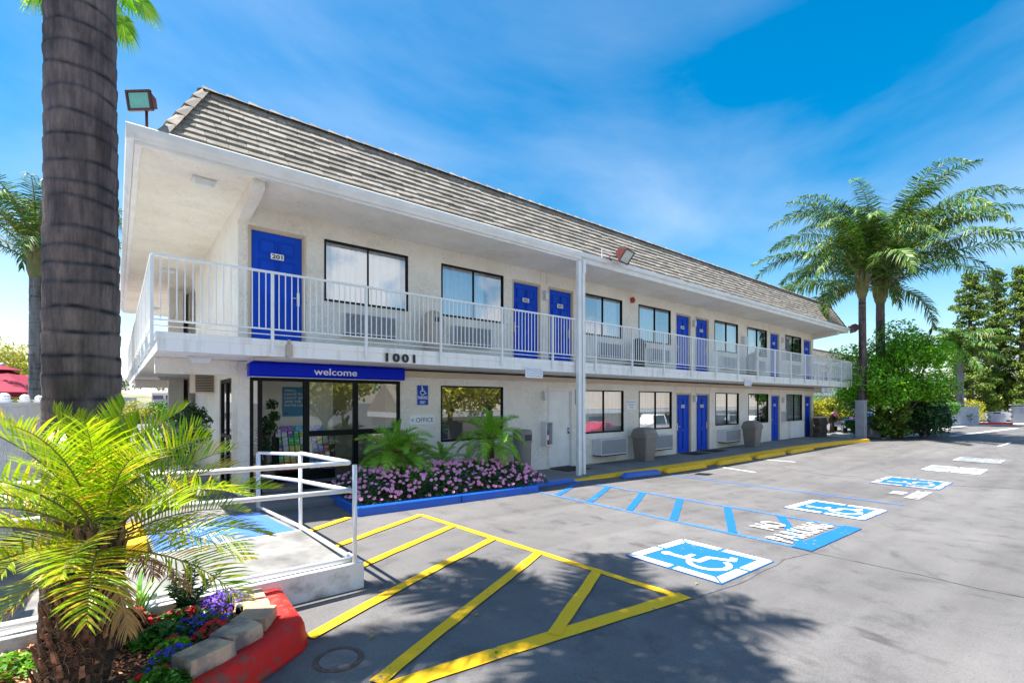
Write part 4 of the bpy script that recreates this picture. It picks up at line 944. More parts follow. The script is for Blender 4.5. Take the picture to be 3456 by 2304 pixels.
# wheel stops
def wheel_stop(x0, x1, y, mat, label):
    t0 = zg(x0)+.001; t1 = zg(x1)+.001; b = MB(); w_ = .095; h_ = .13; e = .14
    def ring(x, z, ww, hh): return [(x, y-ww, z), (x, y+ww, z), (x, y+ww*.72, z+hh*.75), (x, y+ww*.45, z+hh), (x, y-ww*.45, z+hh), (x, y-ww*.72, z+hh*.75)]
    def zx(x): return t0+(t1-t0)*(x-x0)/(x1-x0)
    rs = [ring(x0, zx(x0), w_*.8, h_*.35), ring(x0+e, zx(x0+e), w_, h_), ring(x1-e, zx(x1-e), w_, h_), ring(x1, zx(x1), w_*.8, h_*.35)]
    o = 0; b.add(sum(rs, []), [tuple(range(5, -1, -1)), tuple(range(18, 24))]+[(r*6+k, r*6+(k+1) % 6, r*6+6+(k+1) % 6, r*6+6+k) for r in range(3) for k in range(6)])
    ob = b.build('wheel_stop', mat, bevel=.01); tag(ob, label, 'wheel stop', 'concrete wheel stops in front of the yellow kerb')
wheel_stop(10.05, 11.72, 7.86, 'bluekerb', 'blue wheel stop in front of the yellow kerb')
wheel_stop(12.05, 14.2, 7.88, 'yellowpaint', 'yellow wheel stop right beside the blue one')
wheel_stop(14.95, 17.2, 7.86, 'yellowpaint', 'second yellow wheel stop from the blue one'); wheel_stop(17.6, 19.9, 7.82, 'yellowpaint', 'third yellow wheel stop from the blue one')
wheel_stop(20.3, 22.6, 7.78, 'yellowpaint', 'farthest yellow wheel stop from the blue one')
t = thing('block_wall', (28.4, 9.6, 0), 'low brown block wall with a pale cap at the far end of the walkway', 'wall')
b = MB()
for j in range(5):
    for i in range(3):
        x0 = 27.95+i*.42+(.2 if j % 2 else 0); b.box(x0, min(x0+.41, 29.3), 9.35, 9.6, .082+j*.2, .275+j*.2)
b.build('blocks', 'brownblock', t, bevel=.008); b = MB(); b.box(27.85, 29.5, 9.3, 9.65, 1.09, 1.15); b.build('cap', 'beige', t)

# ------------------------------------------------------------------ foliage generators
def frond(mb, base, az, el0, L, droop, nl, ll, wd, rr, vee=.3, leafdroop=.5, mi_leaf=0, mi_r=1, bare=.12, rrad=.012, segs=3, fold=0.0, sweep=.55, vr=0, dexp=1.25):
    p = Vector(base); hd = Vector((math.cos(az), math.sin(az), 0)); side = Vector((-math.sin(az), math.cos(az), 0))
    K = 14; pts = [p.copy()]; tans = []
    for i in range(K):
        t = (i+.5)/K; a = el0-droop*t**dexp; d = hd*math.cos(a)+UZ*math.sin(a); tans.append(d); p = p+d*(L/K); pts.append(p.copy())
    tans.append(tans[-1])
    mb.tube(pts[::2], [rrad*(1-.85*i/(len(pts[::2])-1)) for i in range(len(pts[::2]))], 4, mi_r, False)
    roll = rr.uniform(-.35, .35)
    for j in range(nl):
        t = bare+(1-bare)*(j+.3)/nl; f = t*K; i = min(int(f), K-1); q = pts[i].lerp(pts[i+1], f-i); tan = tans[i]
        prof = (.35+.65*math.sin(PI*min(1, (t-bare)/(1-bare)*.9+.12)))
        up = tan.cross(side); up = up if up.z > 0 else -up
        for s in (-1, 1):
            l = ll*prof*rr.uniform(.85, 1.1); sw = sweep+rr.uniform(-.15, .15)+.5*(t**3)
            d0 = (side*s*math.cos(sw)+tan*math.sin(sw)+up*(vee+roll*s+rr.uniform(-.12-vr, .12+vr))).normalized()
            wv = tan.cross(d0); 
            wv = (tan*math.cos(fold)+up*math.sin(fold)); wv = (wv-d0*wv.dot(d0)).normalized()
            pos_ = q.copy(); cur = d0.copy(); o = len(mb.v); rows_ = []
            for k in range(segs+1):
                w_ = wd*(.55, 1.0, .75, .0)[k] if segs == 3 else wd*(.8, .9, 0)[k]
                rows_.append((pos_.copy(), w_))
                cur = (cur-UZ*leafdroop/segs*(.6+k*.6)).normalized(); pos_ = pos_+cur*(l/segs)
            for (c, w_) in rows_[:-1]: mb.v.append(tuple(c-wv*w_/2)); mb.v.append(tuple(c+wv*w_/2))
            mb.v.append(tuple(rows_[-1][0]))
            for k in range(segs-1): mb.f.append((o+2*k, o+2*k+1, o+2*k+3, o+2*k+2)); mb.m.append(mi_leaf)
            mb.f.append((o+2*(segs-1), o+2*(segs-1)+1, o+2*segs)); mb.m.append(mi_leaf)
def ring_trunk(x, y, z0, h, r0, r1, name_mat, parent, lean=(0, 0), sp=.17, n=36, flare=1.25, seed=0, dz=.022):
    mb = MB(); mb.attr = []; rr = random.Random(seed); zs_ = []; z = 0; scars = []
    s = .25
    while s < h: scars.append((s, rr.uniform(-.018, .018), rr.uniform(0, 6.28), rr.uniform(.6, 1.2))); s += sp*rr.uniform(.8, 1.25)
    K = int(h/dz)
    for i in range(K+1):
        z = h*i/K; t = z/h; fl = 1+(flare-1)*math.exp(-z*1.8/max(.5, h/6)); rbase = (r0+(r1-r0)*t)*fl*(1+.012*math.sin(z*2.1+seed))
        for k in range(n):
            a = 2*PI*k/n; best = 9; st_ = 1
            for (sz, am, ph, stg) in scars:
                zz = sz+am*math.sin(a+ph)+.006*math.sin(3*a+ph*2); dlt = z-zz
                if abs(dlt) < abs(best): best = dlt; st_ = stg
            dark = math.exp(-(best/.013)**2)*st_
            step = .006*st_*math.exp(-max(0, -best)/.03) if best < 0 else -.002
            nz = .008*noise.noise(Vector((math.cos(a)*3, math.sin(a)*3, z*5+seed)))
            r = rbase+step*min(1, r0/.2)-.004*dark+nz*(r0/.25)
            mb.v.append((x+lean[0]*t**1.3+r*math.cos(a), y+lean[1]*t**1.3+r*math.sin(a), z0+z)); mb.attr.append(min(1, dark*.95*(.45+.75*abs(noise.noise(Vector((math.cos(a)*2.2, math.sin(a)*2.2, z*3+9)))*1.6+.35))))
    for i in range(K):
        for k in range(n): mb.f.append((i*n+k, i*n+(k+1) % n, (i+1)*n+(k+1) % n, (i+1)*n+k)); mb.m.append(0)
    return mb.build('trunk', name_mat, parent, smooth=True)
def queen_palm(name, x, y, z0, h, r, L, nf, label, seed=0, group=None, trunkmat='ringtrunk', lean=(0, 0), n=20, dz=.06, leafmat_='frondqueen', nl=55, elmax=80, sp=.17, wd=.035, ll=.55, cat='palm tree', boot=1.1, low=-28, dr=(72, 25), vr=0):
    t = thing(name, (x, y, z0), label, cat, group)
    ring_trunk(x, y, z0-.3, h+.3, r, r*.82, trunkmat, t, lean, sp, n, 1.2, seed, dz)
    rr = random.Random(seed+50); cx, cy, cz = x+lean[0], y+lean[1], z0+h
    b = MB()
    b.lathe([(r*.80, -.15), (r*1.12, .05), (r*1.25, .35*boot), (r*.9, .8*boot), (r*.45, 1.15*boot), (r*.15, 1.35*boot)], (cx, cy, cz), 14)
    for k in range(10):
        a = k*2.4; d = Vector((math.cos(a), math.sin(a), 0))
        b.tube([Vector((cx, cy, cz+.1+.03*k))+d*r*.9, Vector((cx, cy, cz+.5*boot+.04*k))+d*r*1.35, Vector((cx, cy, cz+.9*boot+.04*k))+d*r*1.1], [r*.45, r*.38, r*.15], 6)
    b.build('crown_shaft', 'greenboot', t, smooth=True)
    f = MB(); base = Vector((cx, cy, cz+.75*boot))
    for k in range(nf):
        u = (k+.5)/nf; a = k*2.39996+rr.uniform(-.25, .25); e = R(elmax)-R(elmax-low)*u**(1.15 if vr else .85)+rr.uniform(-.12, .12)
        Lk = L*rr.uniform(.85, 1.08)*(.75 if u < .12 else 1)
        frond(f, base+Vector((math.cos(a), math.sin(a), 0))*r*.4-UZ*.5*boot*u, a, e, Lk, R(dr[0])+R(dr[1])*rr.random(), nl, ll, wd, rr, vee=.35, leafdroop=1.5 if vr else 1.0, segs=2, rrad=.028, sweep=.45, vr=vr, dexp=1.25 if not vr else 1.75)
    f.build('crown', [leafmat_, 'greenboot'], t)
    return t

# leaf clouds
def leaves(mb, blobs, n, size, rr, mi=0, flat=.0, shell=.55, asp=.55):
    tot = sum(b[1]**2.2 for b in blobs); up = Vector((0, 0, 1))
    for b in blobs:
        c = Vector(b[0]); r = b[1]; sq = b[2] if len(b) > 2 else (1, 1, .8); k = int(n*r**2.2/tot)+1
        for _ in range(k):
            d = Vector((rr.gauss(0, 1), rr.gauss(0, 1), rr.gauss(0, 1))).normalized(); q = r*(shell+(1-shell)*rr.random()**.6)*(1 if rr.random() < .8 else rr.random())
            q *= 1+.22*noise.noise(d*2.3+c); p = c+Vector((d.x*sq[0], d.y*sq[1], d.z*sq[2]))*q
            nn_ = (d*.7+Vector((rr.gauss(0, .6), rr.gauss(0, .6), rr.gauss(.35, .6)))).normalized(); a = nn_.orthogonal().normalized(); a = Matrix.Rotation(rr.random()*6.28, 3, nn_) @ a; bb = nn_.cross(a)
            s = size*rr.uniform(.6, 1.25); h_ = s*asp
            mb.add([p-a*s*.5, p-bb*h_*.5+a*s*.02, p+a*s*.5-nn_*s*.12, p+bb*h_*.5+a*s*.02], [(0, 1, 2, 3)], mi)
def tree(name, x, y, z0, h, cr, label, cat, mat, n, size, seed, group=None, trunk_h=None, tr=.12, blobs=None, nb=16, shell=.55, bark='bark', squash=.8):
    rr = random.Random(seed); t = thing(name, (x, y, z0), label, cat, group); th = trunk_h or h*.4
    if blobs is None:
        blobs = []
        for i in range(nb):
            a = i*2.4+rr.uniform(-.4, .4); u = (i+.5)/nb; rad = cr*.68*math.sqrt(u)*rr.uniform(.8, 1.1); zz = th+(h-th)*(.12+.70*rr.random()*(1-.5*(rad/cr)**2))
            blobs.append(((x+rad*math.cos(a), y+rad*math.sin(a), z0+zz), cr*rr.uniform(.30, .46), (1, 1, squash)))
    b = MB(); top = Vector((x, y, z0+th)); b.tube([(x, y, z0-.1), (x+.03, y, z0+th*.5), top], [tr*1.2, tr, tr*.8], 9)
    for c, r_, *_ in blobs[:14]:
        c = Vector(c); m_ = top.lerp(c, .5)+Vector((0, 0, -.08*(c-top).length)); b.tube([top-UZ*.15, m_, c], [tr*.6, tr*.35, tr*.12], 6)
    b.build('trunk', bark, t, smooth=True)
    f = MB(); leaves(f, blobs, n, size, rr, shell=shell); f.build('crown', mat, t)
    return t

# ------------------------------------------------------------------ left foreground: tall palm, ramp, flower bed
queen_palm('palm_tree', -.165, 4.25, .30, 7.7, .203, 2.35, 25, 'huge ringed grey palm trunk rising out of frame at left', seed=3, n=56, dz=.0125, lean=(-.03, -.02), nl=70, elmax=70, sp=.135, wd=.035, vr=.3, low=-10)

# red painted island kerb
outer = [(1.14, 4.70), (1.10, 3.80), (1.03, 3.68), (.69, 3.44), (-.2, 2.74), (-1.6, 1.7)]
inner = [(.93, 4.70), (.90, 3.92), (.86, 3.84), (.56, 3.62), (-.34, 2.92), (-1.74, 1.86)]
mb = MB(); n_ = len(outer)
def kz(x): return .335
sub_o, sub_i = [], []
for i in range(n_-1):
    L_ = (Vector(outer[i+1])-Vector(outer[i])).length; k = max(1, int(L_/.12))
    for j in range(k):
        sub_o.append(Vector(outer[i]).lerp(Vector(outer[i+1]), j/k)); sub_i.append(Vector(inner[i]).lerp(Vector(inner[i+1]), j/k))
sub_o.append(Vector(outer[-1])); sub_i.append(Vector(inner[-1]))
for o_, i_ in zip(sub_o, sub_i):
    d = (o_-i_).normalized(); jz = .008*noise.noise(Vector((o_.x*5, o_.y*5, 0))); jo = .012*noise.noise(Vector((o_.x*7, o_.y*7, 3)))
    mb.v += [(i_.x, i_.y, .1), (i_.x, i_.y, .335+jz), (o_.x-d.x*.055, o_.y-d.y*.055, .337+jz), (o_.x-d.x*.025, o_.y-d.y*.025, .322+jz), (o_.x-d.x*.006, o_.y-d.y*.006, .285), (o_.x+d.x*(.02+jo), o_.y+d.y*(.02+jo), zg(o_.x)-.02)]
for i in range(len(sub_o)-1):
    for k in range(5): mb.f.append((i*6+k, i*6+k+1, (i+1)*6+k+1, (i+1)*6+k)); mb.m.append(0)
o = struct(mb, 'red_kerb', 'redkerb', smooth=False)
for p_ in o.data.polygons: p_.use_smooth = True
mb = MB()
for i in range(len(sub_o)-1):
    if sub_o[i].x > 1.08 and sub_o[i].y > 3.9: continue
    a, b_ = sub_o[i], sub_o[i+1]; d = Vector((.6, -.8))
    w0 = .035+.03*noise.noise(Vector((a.x*6, a.y*6, 1))); w1 = .035+.03*noise.noise(Vector((b_.x*6, b_.y*6, 1)))
    mb.add([(a.x, a.y, zg(a.x)+.006), (a.x+d.x*w0, a.y+d.y*w0, zg(a.x)+.006), (b_.x+d.x*w1, b_.y+d.y*w1, zg(b_.x)+.006), (b_.x, b_.y, zg(b_.x)+.006)], [(0, 1, 2, 3)])
struct(mb, 'red_paint_edge', 'redkerb')
# bed soil
def bedz(x, y): return .315+.035*noise.noise(Vector((x*2.2, y*2.2, 4)))+.02*noise.noise(Vector((x*7, y*7, 1)))
mb = MB(); nxx, nyy = 46, 46; X0_, X1_, Y0_, Y1_ = -2.6, .94, 1.6, 4.72
mb.v = [(X0_+(X1_-X0_)*i/nxx, Y0_+(Y1_-Y0_)*j/nyy, bedz(X0_+(X1_-X0_)*i/nxx, Y0_+(Y1_-Y0_)*j/nyy)) for j in range(nyy+1) for i in range(nxx+1)]
def inbed(x, y):
    # inside of the kerb line
    if x > .92-.03*(4.7-y): return False
    if x > -2.6 and y < 3.84:
        t_ = (x-.86)/(-.34-.86); yl = 3.84+(2.92-3.84)*t_ if x > -.34 else 2.92+(1.86-2.92)*((x+.34)/(-1.4))
        if y < yl+.01: return False
    return y < 4.6
mb.f = [(j*(nxx+1)+i, j*(nxx+1)+i+1, (j+1)*(nxx+1)+i+1, (j+1)*(nxx+1)+i) for j in range(nyy) for i in range(nxx) if inbed(X0_+(X1_-X0_)*(i+.5)/nxx, Y0_+(Y1_-Y0_)*(j+.5)/nyy-.04)]
mb.m = [0]*len(mb.f); struct(mb, 'flower_bed_soil', 'soil', smooth=True)
# bark mulch chips: uncountable
mb = MB(); rr = random.Random(8); cnt = 0
while cnt < 9000:
    x = rr.uniform(-2.2, .9); y = rr.uniform(2.0, 4.58)
    if not inbed(x, y): continue
    cnt += 1; z = bedz(x, y)+rr.uniform(.0, .014); a = rr.random()*3.14; l = rr.uniform(.012, .034); w_ = l*rr.uniform(.25, .5); ti = rr.uniform(-.5, .5)
    dx_, dy_ = math.cos(a), math.sin(a); P = []
    for s, t_ in ((-1, -1), (1, -1), (1, 1), (-1, 1)): P.append((x+dx_*l*s/2*1-dy_*w_*t_/2, y+dy_*l*s/2+dx_*w_*t_/2, z+ti*l*s/2+.004))
    mb.add(P+[(p[0], p[1], p[2]-.004) for p in P[:2]], [(0, 1, 2, 3), (4, 5, 1, 0)])
tag(mb.build('mulch', 'mulch'), 'orange brown bark mulch covering the corner flower bed', 'mulch', kind='stuff')
# edging stones, each its own
def stone(x, y, z, a, b_, h_, rz, seed, label, mat='stone'):
    rr = random.Random(seed); mb = MB(); base = []
    cor = [(-.5, -.5), (.5, -.5), (.5, .5), (-.5, .5)]; cor = [(u+rr.uniform(-.10, .10), v+rr.uniform(-.10, .10)) for u, v in cor]
    for k in range(4):
        (u0, v0), (u1, v1) = cor[k], cor[(k+1) % 4]
        for t_ in (0, .35+rr.uniform(-.08, .08), .7+rr.uniform(-.08, .08)): base.append((u0+(u1-u0)*t_+(rr.uniform(-.025, .025) if t_ else 0), v0+(v1-v0)*t_+(rr.uniform(-.025, .025) if t_ else 0)))
    n = len(base); tilt = (rr.uniform(-.05, .05), rr.uniform(-.05, .05))
    for zz, sc in ((0, .97), (h_*.35, 1.0), (h_*.7, .985), (h_, .97)):
        for u, v in base:
            px, py = u*a*sc+rr.uniform(-.004, .004), v*b_*sc+rr.uniform(-.004, .004)
            mb.v.append((x+px*math.cos(rz)-py*math.sin(rz), y+px*math.sin(rz)+py*math.cos(rz), z+zz+(px*tilt[0]+py*tilt[1])))
    mb.f = [tuple(range(n-1, -1, -1)), tuple(range(3*n, 4*n))]+[(i*n+k, i*n+(k+1) % n, (i+1)*n+(k+1) % n, (i+1)*n+k) for i in range(3) for k in range(n)]; mb.m = [0]*len(mb.f)
    tag(mb.build('edging_stone', mat), label, 'stone', 'stones edging the corner flower bed')
stone(.415, 3.505, .32, .26, .19, .115, R(32), 1, 'grey edging stone at the lower left end of the row above the red kerb')
stone(.62, 3.68, .32, .27, .20, .115, R(38), 2, 'blue grey flagstone second from the lower left in the row')
stone(.79, 3.90, .32, .24, .22, .105, R(60), 3, 'tan split stone at the bend of the red kerb', 'stonetan')
stone(.80, 4.14, .32, .20, .22, .07, R(80), 4, 'flat pale stone just behind the bend of the red kerb', 'stonetan'); stone(.84, 4.40, .32, .22, .24, .06, R(85), 5, 'farthest flat stone beside the ramp wall', 'stonetan')

# flowers and ground cover patches
def patch(name, cx, cy, rx, ry, h_, nleaf, size, leafm, flm, nfl, fs, label, cat, seed, petals=4, z0=.32, kind=None, rz=0, zfun=None):
    rr = random.Random(seed); mb = MB(); mats = [leafm]+([flm] if flm else [])
    for i in range(nleaf):
        a = rr.random()*6.28; q = math.sqrt(rr.random()); x = cx+rx*q*math.cos(a); y = cy+ry*q*math.sin(a); hh = h_*(1-q*q*.75)
        z = (zfun(x, y) if zfun else z0)+hh*rr.random()**.6
        nn_ = Vector((rr.gauss(0, .5), rr.gauss(0, .5), 1)).normalized(); u = nn_.orthogonal().normalized(); u = Matrix.Rotation(rr.random()*6.28, 3, nn_) @ u; v = nn_.cross(u); s = size*rr.uniform(.6, 1.2); p = Vector((x, y, z))
        mb.add([p-u*s*.5, p-v*s*.38, p+u*s*.25-v*s*.25-nn_*s*.08, p+u*s*.5-nn_*s*.1, p+u*s*.25+v*s*.25-nn_*s*.08, p+v*s*.38], [(0, 1, 2, 3, 4, 5)], 0)
    for i in range(nfl):
        a = rr.random()*6.28; q = math.sqrt(rr.random())*.97; x = cx+rx*q*math.cos(a); y = cy+ry*q*math.sin(a); z = (zfun(x, y) if zfun else z0)+h_*(1-q*q*.75)*rr.uniform(.85, 1.12)
        nn_ = (Vector((rr.gauss(-.2, .45), rr.gauss(-.5, .45), 1))).normalized(); u = nn_.orthogonal().normalized(); u = Matrix.Rotation(rr.random()*6.28, 3, nn_) @ u; v = nn_.cross(u); p = Vector((x, y, z)); s = fs*rr.uniform(.75, 1.2)
        for k in range(petals):
            a = 2*PI*k/petals; d = u*math.cos(a)+v*math.sin(a); e = nn_.cross(d); mb.add([p+nn_*.001*k, p+d*s*.35-e*s*.26+nn_*s*.06, p+d*s*.55+nn_*s*.02, p+d*s*.35+e*s*.26+nn_*s*.06], [(0, 1, 2, 3)], 1)
    o = mb.build(name, mats); tag(o, label, cat, kind=kind); return o
patch('purple_lobelia', .66, 4.36, .20, .17, .14, 700, .020, 'leafdark', 'petalpurple', 240, .024, 'violet flowers spilling over the stones beside the ramp wall', 'flowers', 1, 5)
patch('blue_lobelia', .46, 4.02, .24, .18, .12, 1300, .026, 'leafdark', 'petalblue', 90, .022, 'deep blue small flowers in the middle of the corner bed', 'flowers', 2, 5)
patch('blue_lobelia', .28, 3.64, .16, .14, .11, 900, .024, 'leafmid', 'petalblue', 80, .022, 'bright blue small flowers behind the lowest edging stone', 'flowers', 3, 5)
patch('red_geranium', .52, 3.83, .15, .13, .13, 700, .038, 'leafdark', 'petalred', 60, .034, 'red flowers just left of the blue grey flagstone', 'flowers', 4, 5)
patch('red_geranium', .36, 4.24, .22, .12, .13, 700, .04, 'leafmid', 'petalred', 38, .034, 'scarlet flowers in the bed below the violet ones', 'flowers', 5, 5)
patch('red_geranium', .10, 4.34, .14, .10, .15, 300, .035, 'leafdark', 'petalred', 50, .036, 'dark red flowers near the lower ramp rail', 'flowers', 6, 5)
patch('ground_cover', .24, 4.06, .18, .13, .12, 700, .055, 'leafmid', None, 0, 0, 'round leaved green ground cover in the middle of the corner bed', 'plant', 7)
patch('ground_cover', .30, 3.84, .13, .11, .09, 500, .035, 'leafbright', 'petalred', 14, .03, 'small bright green ground cover near the front of the bed', 'plant', 8)
patch('ground_cover', .17, 3.37, .17, .10, .13, 500, .055, 'leafmid', 'petalred', 12, .034, 'broad leaved green plant at the bottom edge of the picture', 'plant', 9)
patch('magenta_petunia', -.22, 3.28, .16, .12, .12, 500, .035, 'leafmid', 'petalmagenta', 60, .05, 'magenta flowers at the foot of the shaggy palm trunk', 'flowers', 10, 5)
patch('magenta_petunia', -.46, 3.56, .16, .14, .10, 400, .04, 'leafmid', 'petalred', 60, .045, 'red flowers at the lower left corner left of the shaggy trunk', 'flowers', 11, 5)
patch('ground_cover', -.55, 4.15, .22, .2, .12, 500, .04, 'leafbright', None, 0, 0, 'pale green low plants left of the palm trunks', 'plant', 12)

# strap leaved plant and feathery shrub behind the rail
t = thing('strap_leaf_plant', (.12, 4.44, .33), 'upright strap leaved green plant growing from the mulch by the ramp rail', 'plant'); rr = random.Random(4)
mb = MB()
for k in range(15):
    a = rr.random()*6.28; L_ = rr.uniform(.28, .5); p = Vector((.12, 4.44, .32)); e = R(rr.uniform(60, 88)); w_ = .026; o = len(mb.v); sd_ = Vector((-math.sin(a), math.cos(a), 0))
    for i in range(9):
        ww = w_*(.55+.6*math.sin(PI*min(1, i/8*.8+.15)))*(1 if i < 8 else .1); mb.v += [tuple(p-sd_*ww/2), tuple(p+sd_*ww/2)]
        d = Vector((math.cos(a)*math.cos(e), math.sin(a)*math.cos(e), math.sin(e))); p = p+d*L_/8; e -= R(rr.uniform(4, 16))*(i/5)
    for i in range(8): mb.f.append((o+2*i, o+2*i+1, o+2*i+3, o+2*i+2)); mb.m.append(0)
mb.build('leaves', 'frondgreen', t)
def feather_shrub(x, y, z0, h_, seed, label):
    rr = random.Random(seed); t = thing('feathery_shrub', (x, y, z0), label, 'shrub'); st_, lf_ = MB(), MB()
    for k in range(9):
        a = rr.random()*6.28; p = Vector((x, y, z0)); d = Vector((math.cos(a)*.35, math.sin(a)*.35, 1)).normalized(); pts = [p.copy()]
        for i in range(8):
            d = (d+Vector((rr.gauss(0, .12), rr.gauss(0, .12), .02))).normalized(); p = p+d*h_/8*rr.uniform(.8, 1.1); pts.append(p.copy())
            for q in range(9):
                aa = rr.random()*6.28; dd_ = Vector((math.cos(aa), math.sin(aa), rr.uniform(.1, .9))).normalized(); l = rr.uniform(.04, .09)*(1.1-i/14); pp = p-d*rr.random()*h_/8; e = dd_.orthogonal().normalized()*.0045
                lf_.add([pp-e, pp+e, pp+dd_*l*.6+e*1.3-UZ*.003, pp+dd_*l-UZ*.012, pp+dd_*l*.6-e*1.3-UZ*.003], [(0, 1, 2, 3, 4)])
        st_.tube(pts, [.006-.0005*i for i in range(9)], 5)
    st_.build('stems', 'bark', t); lf_.build('leaves', 'leafdark', t)
feather_shrub(.42, 4.42, .32, .42, 1, 'dark feathery shrub growing in front of the ramp rail')
t = thing('path_light', (.70, 4.02, .33), 'small black garden spot lamp among the flowers by the stones', 'garden lamp')
b = MB(); b.tube([(.70, 4.02, .30), (.70, 4.02, .43)], .006, 6); b.lathe([(.024, 0), (.026, .03), (.022, .045)], (.70, 4.02, .40), 12); b.build('lamp_body', 'black', t); b = MB(); b.ball((.70, 4.02, .452), .020, 10, sq=(1, 1, .7)); b.build('lens', 'lampglass', t)
b = MB(); b.tube([(.70, 4.01, .40), (.66, 3.97, .38), (.58, 3.86, .42), (.52, 3.78, .35)], .0035, 5); b.build('cable', 'black', t)

# ramp
mb = MB(); mb.box(-1.1, 1.80, 4.70, 6.20, .0, .372); mb.add([(.02, 6.2, .37), (1.76, 6.2, .37), (1.76, 8.5, .214), (.02, 8.5, .214), (.02, 6.2, 0), (1.76, 6.2, 0), (1.76, 8.5, .1), (.02, 8.5, .1)], [(0, 1, 2, 3), (1, 5, 6, 2), (0, 3, 7, 4)])
mb.box(-4, .02, 6.2, 12, .0, .205); mb.box(.02, 1.72, 8.5, 16, .0, .2); struct(mb, 'ramp', 'concrete')
mb = MB(); mb.box(-1.1, 1.86, 4.54, 4.698, .0, .402); mb.box(1.802, 1.86, 4.70, 4.92, .0, .401)
struct(mb, 'ramp_curb', 'kerbwhite', bevel=.008)
mb = MB(); mb.add([(.32, 6.24, .3745), (1.70, 6.24, .3745), (1.70, 8.35, .2315), (.32, 8.35, .2315)], [(0, 1, 2, 3)]); struct(mb, 'blue_ramp_paint', 'padblue')
mb = MB(); mb.add([(.2, 6.20, .378), (1.76, 6.20, .378), (1.76, 6.235, .3785), (.2, 6.235, .3785)], [(0, 1, 2, 3)]); struct(mb, 'white_ramp_line', 'markwhite')
mb = MB()
mb.prism([(.05, 6.25, .2), (.05, 8.2, .2), (.05, 8.2, .34), (.05, 6.35, .52), (.05, 6.25, .50)], (.2, 0, 0)); mb.build('ramp_side_curb', 'yellowpaint', bevel=.015).__setitem__('kind', 'structure')
# tubular handrail
hr = thing('handrail', (1.75, 4.6, .15), 'white tubular handrail around the entrance ramp', 'handrail')
rad = .0225; XR = 1.76
def hrail(pts, name='rail', r_=rad):
    b = MB(); b.tube(pts, r_, 14); b.build(name, 'railwhite', hr, smooth=True)
def curve3(a, b_, c, k=6):
    a, b_, c = Vector(a), Vector(b_), Vector(c); return [a*(1-t)**2+b_*2*t*(1-t)+c*t*t for t in [i/k for i in range(k+1)]]
hrail([(-1.1, 4.61, 1.40), (1.60, 4.61, 1.36)]+curve3((1.66, 4.61, 1.358), (1.76, 4.61, 1.355), (XR, 4.70, 1.352))+[(XR, 6.24, 1.31)]+curve3((XR, 6.24, 1.31), (XR, 6.30, 1.308), (XR, 6.36, 1.29))+[(XR, 8.50, 1.13)]+curve3((XR, 8.52, 1.13), (XR, 8.63, 1.12), (XR, 8.63, 1.05)))
hrail([(-1.1, 4.61, 1.16), (1.76, 4.61, 1.09)]); hrail([(XR, 4.61, 1.085), (XR, 6.28, .97), (XR, 8.63, .76)])
hrail([(-1.1, 4.61, .475), (1.76, 4.61, .432)]); hrail([(XR, 4.61, .435), (XR, 6.28, .405), (XR, 8.63, .26)])
for (x, y, z0, z1) in ((1.775, 4.565, .13, 1.34), (XR, 6.28, .22, 1.31), (XR, 8.63, .15, 1.08), (-.9, 4.61, .2, 1.39), (XR-.0, 8.52, .18, 1.13)):
    b = MB(); b.tube([(x, y, z0), (x, y, z1)], rad*(1.0), 14); b.build('post', 'railwhite', hr, smooth=True)

